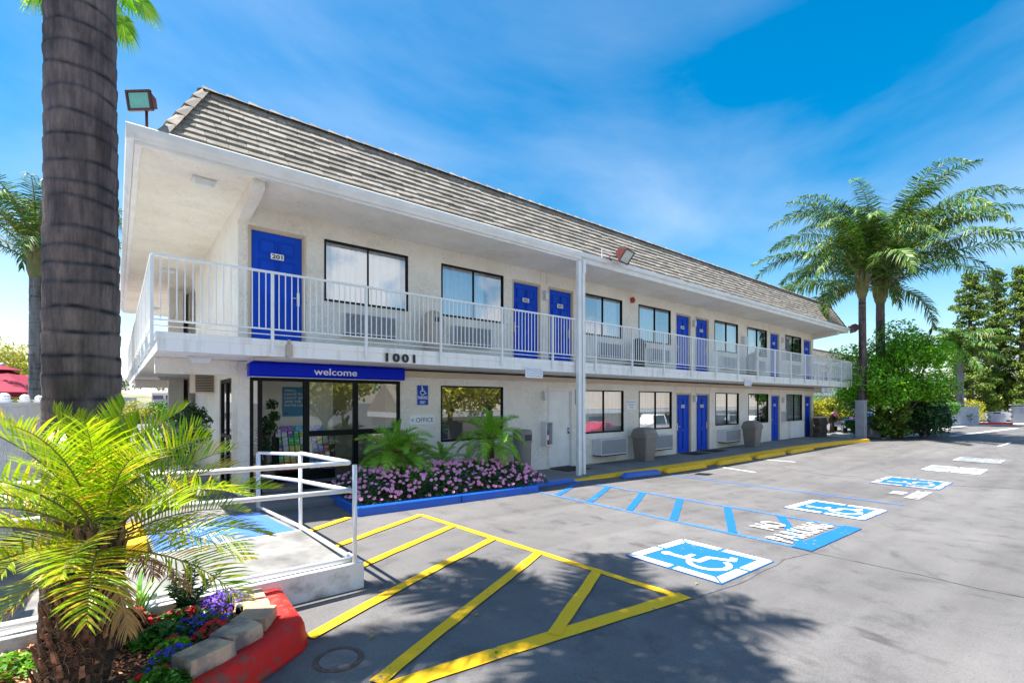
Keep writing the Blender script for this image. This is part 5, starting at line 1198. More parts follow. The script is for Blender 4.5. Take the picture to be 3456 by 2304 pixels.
# shaggy dwarf date palm in the bed
def date_palm(name, x, y, z0, h, r, L, nf, label, seed, leafm, lean=(0, 0), nl=46, wd=.013, ll=.24, group=None, shag=True, droop=75, elmax=82, segs=3, low=-25, bootn=90):
    t = thing(name, (x, y, z0), label, 'palm', group); rr = random.Random(seed)
    b = MB(); n = 28; K = 30
    for i in range(K+1):
        q = i/K; rr_ = r*(.80+.45*math.sin(PI*min(1, q*.9+.15)))*(1.0 if q < .9 else 1.0-(q-.9)*4)
        for k in range(n):
            a = 2*PI*k/n; w_ = rr_*(1+.16*noise.noise(Vector((math.cos(a)*4, math.sin(a)*4, q*9+seed)))); b.v.append((x+lean[0]*q+w_*math.cos(a), y+lean[1]*q+w_*math.sin(a), z0-.1+(h+.1)*q))
    b.f = [(i*n+k, i*n+(k+1) % n, (i+1)*n+(k+1) % n, (i+1)*n+k) for i in range(K) for k in range(n)]+[tuple(K*n+k for k in range(n))]; b.m = [0]*len(b.f)
    b.build('trunk', 'fibre', t, smooth=True)
    if shag:
        s_ = MB()
        for k in range(bootn):
            a = k*2.39996; q = .05+.93*(k/bootn); c = Vector((x+lean[0]*q, y+lean[1]*q, z0+h*q)); d = Vector((math.cos(a), math.sin(a), 0)); rr_ = r*(.80+.45*math.sin(PI*min(1, q*.9+.15))); e = Vector((-d.y, d.x, 0))
            w_ = .020*rr.uniform(.8, 1.3)*r/.16; l = .085*rr.uniform(.7, 1.4)*r/.16; p = c+d*(rr_*.94); up = (UZ*1.0+d*rr.uniform(.25, .55)).normalized(); dn = d.cross(e)
            s_.add([p-e*w_-UZ*.02, p+e*w_-UZ*.02, p+e*w_*.6+up*l, p-e*w_*.6+up*l, p-e*w_*.8+d*.022, p+e*w_*.8+d*.022, p+e*w_*.4+up*l+d*.010, p-e*w_*.4+up*l+d*.010], [(4, 5, 6, 7), (0, 4, 7, 3), (1, 2, 6, 5), (3, 7, 6, 2), (0, 1, 5, 4)], 0)
        for k in range(3200):
            a = rr.random()*6.28; q = rr.random(); c = Vector((x+lean[0]*q, y+lean[1]*q, z0+h*q)); d = Vector((math.cos(a), math.sin(a), 0)); rr_ = r*(.80+.45*math.sin(PI*min(1, q*.9+.15))); e = Vector((-d.y, d.x, 0)); p = c+d*rr_*1.0; P = [p]
            v_ = (e*rr.choice((-1, 1))*rr.uniform(.3, 1)+UZ*rr.uniform(-.8, .5)+d*rr.uniform(0, .5)).normalized()
            for j in range(3): v_ = (v_-UZ*.15-d*.05+Vector((rr.gauss(0, .3), rr.gauss(0, .3), rr.gauss(0, .3)))).normalized(); P.append(P[-1]+v_*rr.uniform(.012, .028))
            hw = UZ*.0012 if abs(v_.z) < .7 else e*.0012
            s_.add([P[0]-hw, P[0]+hw, P[1]-hw, P[1]+hw, P[2]-hw, P[2]+hw, P[3]], [(0, 1, 3, 2), (2, 3, 5, 4), (4, 5, 6)], 1)
        s_.build('leaf_bases', ['boot', 'strand'], t)
    f = MB(); base = Vector((x+lean[0], y+lean[1], z0+h))
    for k in range(nf):
        u = (k+.5)/nf; a = k*2.39996+rr.uniform(-.2, .2); e = R(elmax)-R(elmax-low)*u**.9+rr.uniform(-.1, .1)
        frond(f, base+Vector((math.cos(a), math.sin(a), 0))*r*.35-UZ*.18*u*h, a, e, L*rr.uniform(.85, 1.1)*(.8 if u < .1 else 1), R(droop)*rr.uniform(.7, 1.15), nl, ll, wd, rr, vee=.42, leafdroop=.30, segs=segs, rrad=.008, bare=.14, sweep=.6)
    for k in range(5 if nf > 40 else 2): frond(f, base, k*2.1+.4, R(86-3*k), L*rr.uniform(.62, .8), R(14), nl, ll*.75, wd, rr, vee=.8, leafdroop=.1, segs=segs, rrad=.008, bare=.35, sweep=1.05)
    for k in range(int(nf*.10)):
        a = k*2.39996*1.7+1; frond(f, base+Vector((math.cos(a), math.sin(a), 0))*r*.5-UZ*.22*h, a, R(rr.uniform(-35, -8)), L*rr.uniform(.5, .8), R(50), nl, ll*.8, wd*.8, rr, vee=.1, leafdroop=.9, segs=segs, rrad=.007, mi_leaf=2, mi_r=2)
    f.build('fronds', [leafm, 'greenboot', 'deadfrond'], t); return t
date_palm('dwarf_date_palm', -.20, 3.58, .30, .97, .125, .86, 42, 'bushy yellow green dwarf palm with a shaggy trunk in the left foreground', 21, 'frondyellow', (.13, .03), nl=38, wd=.0105, ll=.26, droop=55, low=0, bootn=150, elmax=88)

# planter with pink flowers
pl = thing('planter', (5, 8.2, .1), 'raised planter edged with a bright blue kerb in front of the office window', 'planter')
po = [(2.94, 7.43), (6.85, 7.50), (7.28, 8.36), (7.28, 9.30), (3.02, 9.30)]; pi_ = [(3.12, 7.60), (6.75, 7.66), (7.12, 8.42), (7.12, 9.15), (3.18, 9.15)]
mb = MB()
def zt_(x): return zg(x)+.15
for i in range(5):
    a, b_ = po[i], po[(i+1) % 5]; c, d = pi_[i], pi_[(i+1) % 5]
    k = 6 if i in (0, 3) else 2
    for j in range(k):
        A0 = [a[q]+(b_[q]-a[q])*j/k for q in (0, 1)]; A1 = [a[q]+(b_[q]-a[q])*(j+1)/k for q in (0, 1)]; C0 = [c[q]+(d[q]-c[q])*j/k for q in (0, 1)]; C1 = [c[q]+(d[q]-c[q])*(j+1)/k for q in (0, 1)]
        nx_, ny_ = (A1[1]-A0[1]), -(A1[0]-A0[0]); l_ = math.hypot(nx_, ny_); nx_ /= l_; ny_ /= l_; e = .02
        mb.add([(A0[0], A0[1], zg(A0[0])-.05), (A1[0], A1[1], zg(A1[0])-.05), (A1[0]-nx_*e*.4, A1[1]-ny_*e*.4, zt_(A1[0])-.02), (A0[0]-nx_*e*.4, A0[1]-ny_*e*.4, zt_(A0[0])-.02), (A1[0]-nx_*e*1.4, A1[1]-ny_*e*1.4, zt_(A1[0])), (A0[0]-nx_*e*1.4, A0[1]-ny_*e*1.4, zt_(A0[0])), (C1[0], C1[1], zt_(C1[0])), (C0[0], C0[1], zt_(C0[0])), (C1[0], C1[1], .0), (C0[0], C0[1], .0)], [(0, 1, 2, 3), (3, 2, 4, 5), (5, 4, 6, 7), (7, 6, 8, 9)])
for x in (4.9,): mb.box(x, x+.008, 7.455, 7.47, zg(x), zt_(x)-.01, 1)
mb.build('planter_kerb', ['bluekerb', 'dark'], pl)
mb = MB(); mb.add([(x, y, zg(x)+.12) for x, y in pi_], [(0, 1, 2, 3, 4)]); mb.build('soil', 'soil', pl)
rr = random.Random(12); mb = MB()
def mound(x, y):
    e = min(x-3.0, 7.2-x, y-7.52, 9.3-y, (7.28-x)*.9+(y-7.5)*.45+.0)
    return zg(x)+.12+.50*(1-math.exp(-max(0, e)*3.2))*(1+.15*noise.noise(Vector((x*2, y*2, 0))))+.05
cnt = 0
while cnt < 15000:
    x = rr.uniform(3.0, 7.2); y = rr.uniform(7.52, 9.2); m_ = mound(x, y)-zg(x)-.12
    if m_ < .06: continue
    cnt += 1; z = zg(x)+.12+m_*rr.random()**.35; nn_ = Vector((rr.gauss(0, .6), rr.gauss(-.25, .6), 1)).normalized(); u = nn_.orthogonal().normalized(); u = Matrix.Rotation(rr.random()*6.28, 3, nn_) @ u; v = nn_.cross(u); s = .055*rr.uniform(.6, 1.25); p = Vector((x, y, z))
    mb.add([p-u*s*.5, p-v*s*.24, p+u*s*.5-nn_*s*.1, p+v*s*.24], [(0, 1, 2, 3)], 0)
cnt = 0
while cnt < 620:
    x = rr.uniform(3.02, 7.2); y = 7.53+1.6*rr.random()**1.25
    if mound(x, y)-zg(x)-.12 < .09: continue
    cnt += 1; z = mound(x, y)+rr.uniform(-.02, .03); nn_ = Vector((rr.gauss(-.35, .4), rr.gauss(-.8, .4), .9)).normalized(); u = nn_.orthogonal().normalized(); u = Matrix.Rotation(rr.random()*6.28, 3, nn_) @ u; v = nn_.cross(u); p = Vector((x, y, z)); s = .062*rr.uniform(.8, 1.15)
    for k in range(5):
        a = 2*PI*k/5; d = u*math.cos(a)+v*math.sin(a); e = nn_.cross(d); mb.add([p+nn_*.001*k, p+d*s*.3-e*s*.3+nn_*s*.05, p+d*s*.55-e*s*.14, p+d*s*.55+e*s*.14, p+d*s*.3+e*s*.3+nn_*s*.05], [(0, 1, 2, 3, 4)], 1)
    mb.add([p+nn_*.006+u*.006, p+nn_*.006+v*.006, p+nn_*.006-u*.006, p+nn_*.006-v*.006], [(0, 1, 2, 3)], 2)
tag(mb.build('impatiens', ['leafdark', 'petalpink', 'petalmagenta']), 'mass of pink flowers over dark leaves filling the blue planter', 'flowers', kind='stuff')
date_palm('dwarf_date_palm', 4.18, 8.62, .28, .70, .07, .78, 38, 'dwarf palm at the left end of the planter, before the lobby glass', 31, 'frondgreen', (.02, 0), nl=60, wd=.009, ll=.22, bootn=40, droop=88, elmax=86, low=-15, group='dwarf palms in the blue planter')
date_palm('dwarf_date_palm', 4.55, 8.85, .28, .45, .06, .70, 18, 'smaller dwarf palm growing against the left planter palm', 33, 'frondgreen', (.05, 0), nl=50, wd=.009, ll=.19, bootn=30, droop=100, group='dwarf palms in the blue planter')
date_palm('dwarf_date_palm', 5.25, 8.75, .28, .40, .05, .58, 16, 'smallest dwarf palm in the middle of the planter', 32, 'frondgreen', (0, 0), nl=46, wd=.008, ll=.17, bootn=30, droop=90, group='dwarf palms in the blue planter')
date_palm('dwarf_date_palm', 6.30, 8.45, .25, .92, .07, .84, 36, 'dwarf palm at the right end of the planter, before the office window', 34, 'frondgreen', (.0, 0), nl=60, wd=.009, ll=.22, bootn=40, droop=88, elmax=86, low=-15, group='dwarf palms in the blue planter')

# potted ficus by the side door, ficus in the lobby
def ficus(x, y, z0, zc, r_, h_, label, seed, pot, n=3200):
    t = thing('ficus_tree', (x, y, z0), label, 'potted tree'); rr = random.Random(seed)
    b = MB(); b.lathe([(.15, 0), (.20, .30), (.215, .31), (.215, .36), (.18, .36), (.17, .30)], (x, y, z0), 18); b.build('pot', pot, t)
    b = MB(); b.tube([(x, y, z0+.2), (x+.03, y, z0+.5), (x, y, zc)], [.025, .022, .012], 7); bl = []
    for i in range(15):
        a = i*2.4; q = rr.random(); c = (x+r_*.62*math.cos(a)*rr.random()**.5, y+r_*.62*math.sin(a)*rr.random()**.5, zc+(q-.5)*h_); bl.append((c, r_*rr.uniform(.3, .45), (1, 1, .9))); b.tube([(x, y, z0+.5), c], [.010, .004], 5)
    b.build('trunk', 'bark', t); f = MB(); leaves(f, bl, n, .062, rr, shell=.3); f.build('crown', 'leafficus', t)
ficus(.98, 10.5, .2, 1.48, .44, .75, 'dark potted tree standing outside the side door of the lobby', 5, 'terracotta')
ficus(2.32, 10.75, .213, 1.2, .34, 1.5, 'leafy potted tree inside the lobby glass at left', 6, 'bin', 2600)

# manhole and litter
t = thing('manhole_cover', (1.20, 3.38, .155), 'round utility cover in the asphalt beside the red kerb', 'manhole cover')
b = MB(); b.lathe([(.17, -.02), (.17, .006), (.135, .007), (.132, -.02)], (1.20, 3.38, zg(1.2)), 32); b.build('rim', 'maroonrim', t)
b = MB(); b.lathe([(.13, -.02), (.13, .005), (.0, .006)], (1.20, 3.38, zg(1.2)), 32); put_text(b, 'WATER', (1.14, 3.36, zg(1.2)+.0085), UX, UY, .12, .03, 1); b.build('cover', ['targray', 'concrete'], t)
for x, y, lb in ((1.50, 3.52, 'small yellow leaf lying by the round cover'), (2.35, 3.35, 'yellow leaf lying between the yellow stripes'), (4.55, 2.62, 'small orange leaf beside the large wheelchair symbol'), (2.1, 2.75, 'tiny orange leaf near the bottom yellow line')):
    b = MB(); z = zg(x)+.008; b.add([(x-.02, y, z), (x, y-.012, z+.01), (x+.024, y+.004, z+.004), (x+.002, y+.014, z+.012)], [(0, 1, 2, 3)]); b.v += [(q[0], q[1], q[2]-.003) for q in b.v[:4]]; b.f += [(7, 6, 5, 4)]; b.m += [0]
    tag(b.build('fallen_leaf', 'leafyellow'), lb, 'leaf', 'fallen leaves on the asphalt')

# ------------------------------------------------------------------ left background
fn = thing('vinyl_fence', (-1.12, 10, .1), 'white ribbed vinyl fence at the left edge of the picture', 'fence')
mb = MB(); y = 5.4
while y < 21: mb.box(-1.14, -1.105+.012*(int(y/.075) % 2), y, y+.073, .2, 1.88); y += .075
mb.box(-1.16, -1.08, 5.4, 21, 1.881, 1.93); mb.build('fence_panel', 'fence', fn)
for i in range(9):
    y = 5.36+i*1.82; b = MB(); b.box(-1.185, -1.055, y-.065, y+.065, .1, 1.95); b.build('fence_post', 'fence', fn)
    b = MB(); b.taper(-1.12, y, 1.951, 1.975, .08, .08, .08, .08, cut=.1); b.ball((-1.12, y, 2.0), .062, 12, sq=(1, 1, .95)); b.build('post_cap', 'fence', fn, smooth=False)
t = thing('patio_umbrella', (-2.6, 20.5, .1), 'maroon patio umbrella behind the white fence', 'umbrella')
b = MB(); b.tube([(-2.6, 20.5, .1), (-2.6, 20.5, 3.0)], .025, 8); b.ball((-2.6, 20.5, 3.03), .06, 8); b.build('pole', 'trimwhite', t)
b = MB(); n = 8; ap = (-2.6, 20.5, 2.93); rim = [(-2.6+1.9*math.cos(2*PI*(k+.5)/n), 20.5+1.9*math.sin(2*PI*(k+.5)/n), 2.20) for k in range(n)]
b.add([ap]+rim+[(p[0], p[1], p[2]-.10) for p in rim], [(0, 1+k, 1+(k+1) % n) for k in range(n)]+[(1+k, 9+k, 9+(k+1) % n, 1+(k+1) % n) for k in range(n)])
b.lathe([(.45, 0), (.02, .15)], (-2.6, 20.5, 2.86), 8); b.build('canopy', 'umbrella', t)
queen_palm('palm_tree', -1.66, 18.2, .1, 5.3, .18, 3.0, 26, 'slim palm with a full crown behind the white fence', seed=9, n=20, dz=.05, trunkmat='ringtrunkpale', leafmat_='frondqueen', nl=60, wd=.03, sp=.12, ll=.5, low=25, elmax=84, dr=(80, 40), vr=.5)
tree('yellow_tree', -4.4, 34.5, .0, 4.9, 3.0, 'round yellow green tree behind the maroon umbrella', 'tree', 'leafyellow', 9000, .16, 14, tr=.2)
# fan palm farther back: crown of hanging fans, hidden trunk
def fan_palm(x, y, z0, h, label, seed):
    t = thing('fan_palm', (x, y, z0), label, 'palm tree'); rr = random.Random(seed)
    ring_trunk(x, y, z0, h, .20, .16, 'ringtrunkpale', t, (0, 0), .15, 14, 1.2, seed, .08)
    f = MB(); c = Vector((x, y, z0+h))
    for k in range(34):
        a = k*2.4; u = (k+.5)/34; e = R(75)-R(135)*u; d = Vector((math.cos(a)*math.cos(e), math.sin(a)*math.cos(e), math.sin(e))); L = 1.15; p1 = c+d*L-UZ*.1; f.tube([c, p1], [.02, .012], 4, 1)
        sd_ = Vector((-math.sin(a), math.cos(a), 0)); dn = (d-UZ*.5).normalized(); 
        for j in range(22):
            b_ = R(-110+220*j/21); dd_ = (dn*math.cos(b_)+sd_*math.sin(b_)).normalized(); l = .62*(1-.15*abs(b_)); w_ = dd_.cross(d).normalized().cross(dd_)*.0; ee = dd_.cross(dn if abs(b_) > .2 else UZ); ee = (sd_*math.cos(b_)-dn*math.sin(b_)).normalized()*.034
            f.add([p1, p1+dd_*l*.55-ee, p1+dd_*l-UZ*.14, p1+dd_*l*.55+ee], [(0, 1, 2, 3)], 0)
    f.build('crown', ['frondgreen', 'greenboot'], t)
fan_palm(-.62, 15.2, .1, 12.2, 'fan palm whose leaf tips show at the top beside the big trunk', 4)

def dd_pt(u, d, z=0.0):
    """point at depth d along the view azimuth, in world coordinates (site survey helper)"""
    r = u*d; return Vector((.6324*d+.7746*r, .7746*d-.6324*r, z))
RV = Vector((.7746, -.6324, 0)); FV = Vector((.6324, .7746, 0))
# street side on the left: kerb, hedge, shrubs, screened fence, office building and hill
c0 = FV*36; 
def bar(name, cen, along, half, w_, z0, z1, mat):
    b = MB(); a = along*half; nrm = Vector((-along.y, along.x, 0))*w_/2; b.prism([cen-a-nrm+UZ*z0, cen+a-nrm+UZ*z0, cen+a+nrm+UZ*z0, cen-a+nrm+UZ*z0], UZ*(z1-z0)); return b
b = bar('', FV*35.6-RV*22, RV, 14, .35, -.05, .22, 0); struct(b, 'far_kerb', 'sidewalk'); b = bar('', FV*35.35-RV*19, RV, 7, .12, .0, .24, 0); struct(b, 'far_red_kerb', 'redkerb')
b = bar('', FV*30.5-RV*20, RV, 12, .16, .19, .194, 0); struct(b, 'street_line', 'markwhite')
rr = random.Random(20); mb = MB()
for i in range(9000):
    s = rr.uniform(-13.5, 13.5); p = FV*(36.4+rr.uniform(-.4, .4))-RV*(22+s)+UZ*(.15+rr.random()**.4*.72); nn_ = Vector((rr.gauss(0, 1), rr.gauss(0, 1), rr.gauss(.5, 1))).normalized(); a = nn_.orthogonal().normalized(); b_ = nn_.cross(a); s_ = .11
    mb.add([p-a*s_/2, p-b_*s_/3, p+a*s_/2, p+b_*s_/3], [(0, 1, 2, 3)])
tag(mb.build('hedge', 'hedge'), 'low clipped dark hedge across the street at left', 'hedge')
for i, (u_, d_, h_, r_, mt, lb) in enumerate(((-.77, 39, 1.9, 1.5, 'leafyellow', 'yellow shrub above the hedge near the big trunk'), (-.72, 40, 2.2, 1.7, 'leafmid', 'green shrub above the hedge, second from left'), (-.665, 39, 1.9, 1.7, 'leafyellow', 'yellow green shrub above the hedge under the balcony'), (-.61, 39, 2.6, 1.8, 'leafyellow', 'taller yellow shrub behind the potted tree'), (-.57, 42, 3.4, 1.9, 'leafmid', 'green shrub seen between the column and the wall'))):
    p = dd_pt(u_, d_); tree('street_shrub', p.x, p.y, .1, h_, r_, lb, 'shrub', mt, 2200, .17, 60+i, group='shrubs across the street', trunk_h=.3, tr=.05, nb=9)
t = thing('screened_fence', tuple(dd_pt(-.80, 40)), 'grey screened fence panel above the hedge right of the big trunk', 'fence')
c_ = dd_pt(-.80, 40.0); b = bar('', c_, RV, 1.0, .05, .5, 2.25, 0); b.build('screen', 'graywall', t); b = bar('', c_+RV*3.5-FV*.1, RV, 3.6, .04, 1.35, 1.40, 0); b.tube([c_+RV*1.05+UZ*.2-FV*.1, c_+RV*1.05+UZ*1.5-FV*.1], .03, 6); b.build('fence_rail', 'metal', t)
ofc = thing('office_building', tuple(dd_pt(-.60, 120)), 'distant pale office building with dark window bands across the street', 'building')
c_ = dd_pt(-.60, 120); b = bar('', c_, RV, 12, 14, -1, 3.9, 0); b.build('wall', 'farwall', ofc)
for k, (z0, z1) in enumerate(((2.4, 3.3), (.7, 1.6))):
    for j in range(8): b = bar('', c_-FV*7.04+RV*(-10.5+3*j), RV, 1.2, .06, z0, z1, 0); b.build('window', 'farglass', ofc)
# hill
mb = grid_sheet([i*1.0 for i in range(41)], [j*1.0 for j in range(13)], lambda i, j: 0)
vv = []
for (i, j, _) in mb.v:
    p = dd_pt(-1.05+i*.9/40, 230+j*35); hgt = 17*math.sin(PI*j/12)*(.55+.45*math.sin(i*.22+.4))+7*noise.noise(Vector((i*.3, j*.3, 0)))*math.sin(PI*j/12); vv.append((p.x, p.y, -2+hgt))
mb.v = vv; struct(mb, 'hill', 'hill', smooth=True)
rr = random.Random(33); mb = MB(); bl = []
for i in range(60):
    p = dd_pt(rr.uniform(-.85, -.45), rr.uniform(225, 330)); bl.append(((p.x, p.y, 1+max(0, (p.length-225)*.11)), rr.uniform(1.5, 3.2), (1, 1, .7)))
leaves(mb, bl, 5200, 1.0, rr); tag(mb.build('hillside_brush', 'hedge'), 'dark brush scattered over the distant hillside', 'brush', kind='stuff')

# ------------------------------------------------------------------ right background
def qp(*a, **k): return queen_palm(*a, **k)
qp('palm_tree', 32.96, 7.94, -.1, 7.6, .25, 7.8, 42, 'tall feathery palm rising above the leafy green tree at right', seed=21, n=16, dz=.08, nl=120, wd=.055, ll=1.0, sp=.25, boot=2.0, group='tall palms beyond the motel end', elmax=84, low=26, dr=(70, 45), vr=.5)
qp('palm_tree', 30.75, 8.15, -.1, 7.6, .2, 5.2, 20, 'thinner dark palm right behind the far roof corner', seed=25, n=16, dz=.08, nl=95, wd=.05, ll=.9, sp=.25, boot=1.6, group='tall palms beyond the motel end', elmax=78, low=0, dr=(80, 40), vr=.5, lean=(-.2, 0))
bl = []; rr = random.Random(41)
for i in range(44):
    s = rr.uniform(-2.6, 1.25); e = rr.uniform(-1.6, 1.6); zz = rr.uniform(1.7, 5.3)*(1-.03*s*s)+.4; p = FV*26.3+RV*(21.4+s)+FV*e; bl.append(((p.x, p.y, zz), rr.uniform(.75, 1.15), (1, 1, .8)))
p = FV*26.3+RV*21.0
tree('leafy_tree', p.x, p.y, -.05, 6, 3, 'dense bright green leafy tree below the tall palm at right', 'tree', 'leafbright', 24000, .17, 42, trunk_h=1.2, tr=.16, blobs=bl, shell=.5)
rr = random.Random(43)
for i, (s, d_, h_, r_, mt, lb) in enumerate(((19.2, 27.0, 1.0, .6, 'leafmid', 'small green shrub beside the grey gate post'), (20.4, 26.0, 2.0, 1.2, 'leafpine', 'brownish flowering shrub under the leafy tree, left side'), (22.2, 26.3, 2.2, 1.5, 'leafdark', 'dark shrub in the shade under the leafy tree'), (23.6, 27.5, 2.6, 1.6, 'leafdark', 'dark bush just right of the leafy tree'), (26.2, 31, 2.6, 1.7, 'leafdark', 'dark bush overhanging the painted block wall'), (31.5, 36, 3.2, 1.7, 'leafmid', 'green bush behind the slim palm trunk'), (36.5, 41.0, 3.0, 2.0, 'leafdark', 'dark bush between the block walls'), (41, 44, 3.2, 1.9, 'leafyellow', 'yellow green bush at the right edge above the wall'))):
    p = FV*d_+RV*s; tree('bush', p.x, p.y, -.05, h_, r_, lb, 'bush', mt, 4200, .16, 70+i, group='bushes along the far side of the lot', trunk_h=.25, tr=.06, nb=10, shell=.3)
p = FV*25+RV*18.0
t = thing('gate_post', (p.x, p.y, -.05), 'grey square gate post beyond the end of the yellow kerb', 'post'); b = MB(); b.box(p.x-.22, p.x+.22, p.y-.2, p.y+.2, -.06, 1.95); b.build('post_body', 'graywall', t, bevel=.01); b = MB(); b.box(p.x-.25, p.x+.25, p.y-.23, p.y+.23, 1.951, 2.0); b.build('cap', 'blockwall', t)
p = FV*27.2+RV*20.5
t = thing('flower_pot', (p.x-.6, p.y, -.05), 'pale square garden pot by the grey gate post', 'pot'); b = MB(); b.taper(p.x-.6, p.y, -.06, .62, .28, .28, .36, .36, cut=.1); b.build('pot_body', 'blockwall', t, bevel=.01)
# painted block wall pieces
for i, (u0, u1, d0, d1, h_, mt, lb) in enumerate(((.885, .965, 37, 40.5, 1.75, 'blockwall', 'pale painted block wall behind the slim palm trunk'), (.985, 1.02, 41, 42, 1.1, 'blockwall', 'short pale wall piece right of the slim palm'), (1.03, 1.10, 43, 44, 1.7, 'graywall', 'grey slatted wall at the right edge of the picture'), (.80, .88, 33.5, 36.5, 1.3, 'blockwall', 'low block wall in the shade of the dark bushes'))):
    a = dd_pt(u0, d0); c = dd_pt(u1, d1); dr = (c-a).normalized(); L_ = (c-a).length; t = thing('block_wall', tuple((a+c)/2), lb, 'wall'); n_ = Vector((-dr.y, dr.x, 0)); b = MB()
    nb_ = int(L_/.41)
    for r_ in range(int(h_/.2)):
        for k in range(nb_): q0 = a+dr*(k*.41+(.2 if r_ % 2 else 0)); b.prism([q0+UZ*(-.1+r_*.2), q0+dr*.395+UZ*(-.1+r_*.2), q0+dr*.395+n_*.18+UZ*(-.1+r_*.2), q0+n_*.18+UZ*(-.1+r_*.2)], UZ*.19)
    b.build('blocks', mt, t); b = MB(); b.prism([a-n_*.01+UZ*(h_-.1), c-n_*.01+UZ*(h_-.1), c+n_*.2+UZ*(h_-.1), a+n_*.2+UZ*(h_-.1)], UZ*.06); b.build('cap', 'blockwall', t)
qp('palm_tree', 53.9, 7.6, -.05, 5.4, .27, 3.4, 22, 'slim young palm with a pale trunk standing at the far side of the lot', seed=31, n=14, dz=.1, nl=50, wd=.09, ll=.9, sp=.3, boot=1.2, leafmat_='frondqueen', elmax=80, low=-10, vr=.4, trunkmat='ringtrunkpale')
def pine(u, d, h, label, seed):
    rr = random.Random(seed); p = dd_pt(u, d); bl = []
    n = 70
    for i in range(n):
        q = (i+.5)/n; z = .9+(h-1.2)*q; rad = (2.0*(1-q)**.6+.2)*rr.uniform(.35, 1.0); a = i*2.4+rr.uniform(-.5, .5); bl.append(((p.x+rad*math.cos(a), p.y+rad*math.sin(a), z), rr.uniform(.45, .85)*(1.15-.4*q), (1.25, 1.25, .6)))
    t = thing('conifer', (p.x, p.y, -.05), label, 'tree', 'tall conifers at the right'); b = MB(); b.tube([(p.x, p.y, -.1), (p.x+.1, p.y, h*.5), (p.x, p.y, h)], [.3, .2, .04], 8)
    for c, r_, _ in bl: b.tube([(p.x, p.y, c[2]-.3), c], [.06, .03], 4)
    b.build('trunk', 'bark', t); f = MB(); leaves(f, bl, 19000, .26, rr, shell=.3, asp=.45); f.build('crown', 'leafpine', t)
pine(.945, 47, 14.6, 'tall sparse conifer, leftmost of the three at the right', 1); pine(1.0, 49, 15.4, 'tall sparse conifer in the middle of the three at the right', 2); pine(1.052, 47, 15.2, 'tall sparse conifer cut by the right edge of the picture', 3)
pine(1.10, 50, 13, 'tall conifer beyond the right edge of the picture', 4)
# pale pavement strip and the red kerb on the far side
mb = MB(); P = [(31.5, 7.5), (36, 6.9), (44, 6.9), (52, 7.0), (60, 4.6), (75, -1)]
for (a, b_) in zip(P, P[1:]): mb.add([(a[0], a[1], zg(a[0])+.04), (b_[0], b_[1], zg(b_[0])+.04), (b_[0]+1, b_[1]+3.5, zg(b_[0])+.045), (a[0]+1, a[1]+3.5, zg(a[0])+.045), (a[0], a[1], -.3), (b_[0], b_[1], -.3)], [(0, 1, 2, 3), (4, 5, 1, 0)])
struct(mb, 'far_pavement', 'sidewalk')
a = dd_pt(.99, 41); b = bar('', a, RV, 1.6, .35, -.05, .15, 0); struct(b, 'short_red_kerb', 'redkerb')
# garden seen under the far balcony
for i, (x, y, h_, r_, mt, lb) in enumerate(((33.6, 11.6, 2.2, 1.2, 'leafyellow', 'yellow green bush seen past the far end of the walkway, left'), (35.2, 11.0, 2.3, 1.3, 'leafyellow', 'yellow bush with pink blossoms beyond the walkway end, middle'), (36.5, 12.6, 2.6, 1.6, 'leafmid', 'green bush behind the yellow ones beyond the walkway'))):
    tree('garden_bush', x, y, 0, h_, r_, lb, 'bush', mt, 3200, .13, 90+i, group='garden bushes beyond the walkway', trunk_h=.7, tr=.12, nb=11)
for i, (x, y, z) in enumerate(((33.9, 10.4, 1.2), (34.7, 9.75, 1.6), (35.1, 9.8, .9))):
    b = MB(); leaves(b, [((x, y, z), .2)], 60, .12, random.Random(i)); tag(b.build('blossom_cluster', 'petalpink'), ('pink blossom cluster low on the left garden bush', 'pink blossom cluster high on the middle garden bush', 'pink blossom cluster low on the middle garden bush')[i], 'blossom')
mb = MB(); mb.box(29.4, 36, 8.6, 9.9, -.3, .06); struct(mb, 'garden_path', 'sidewalk')

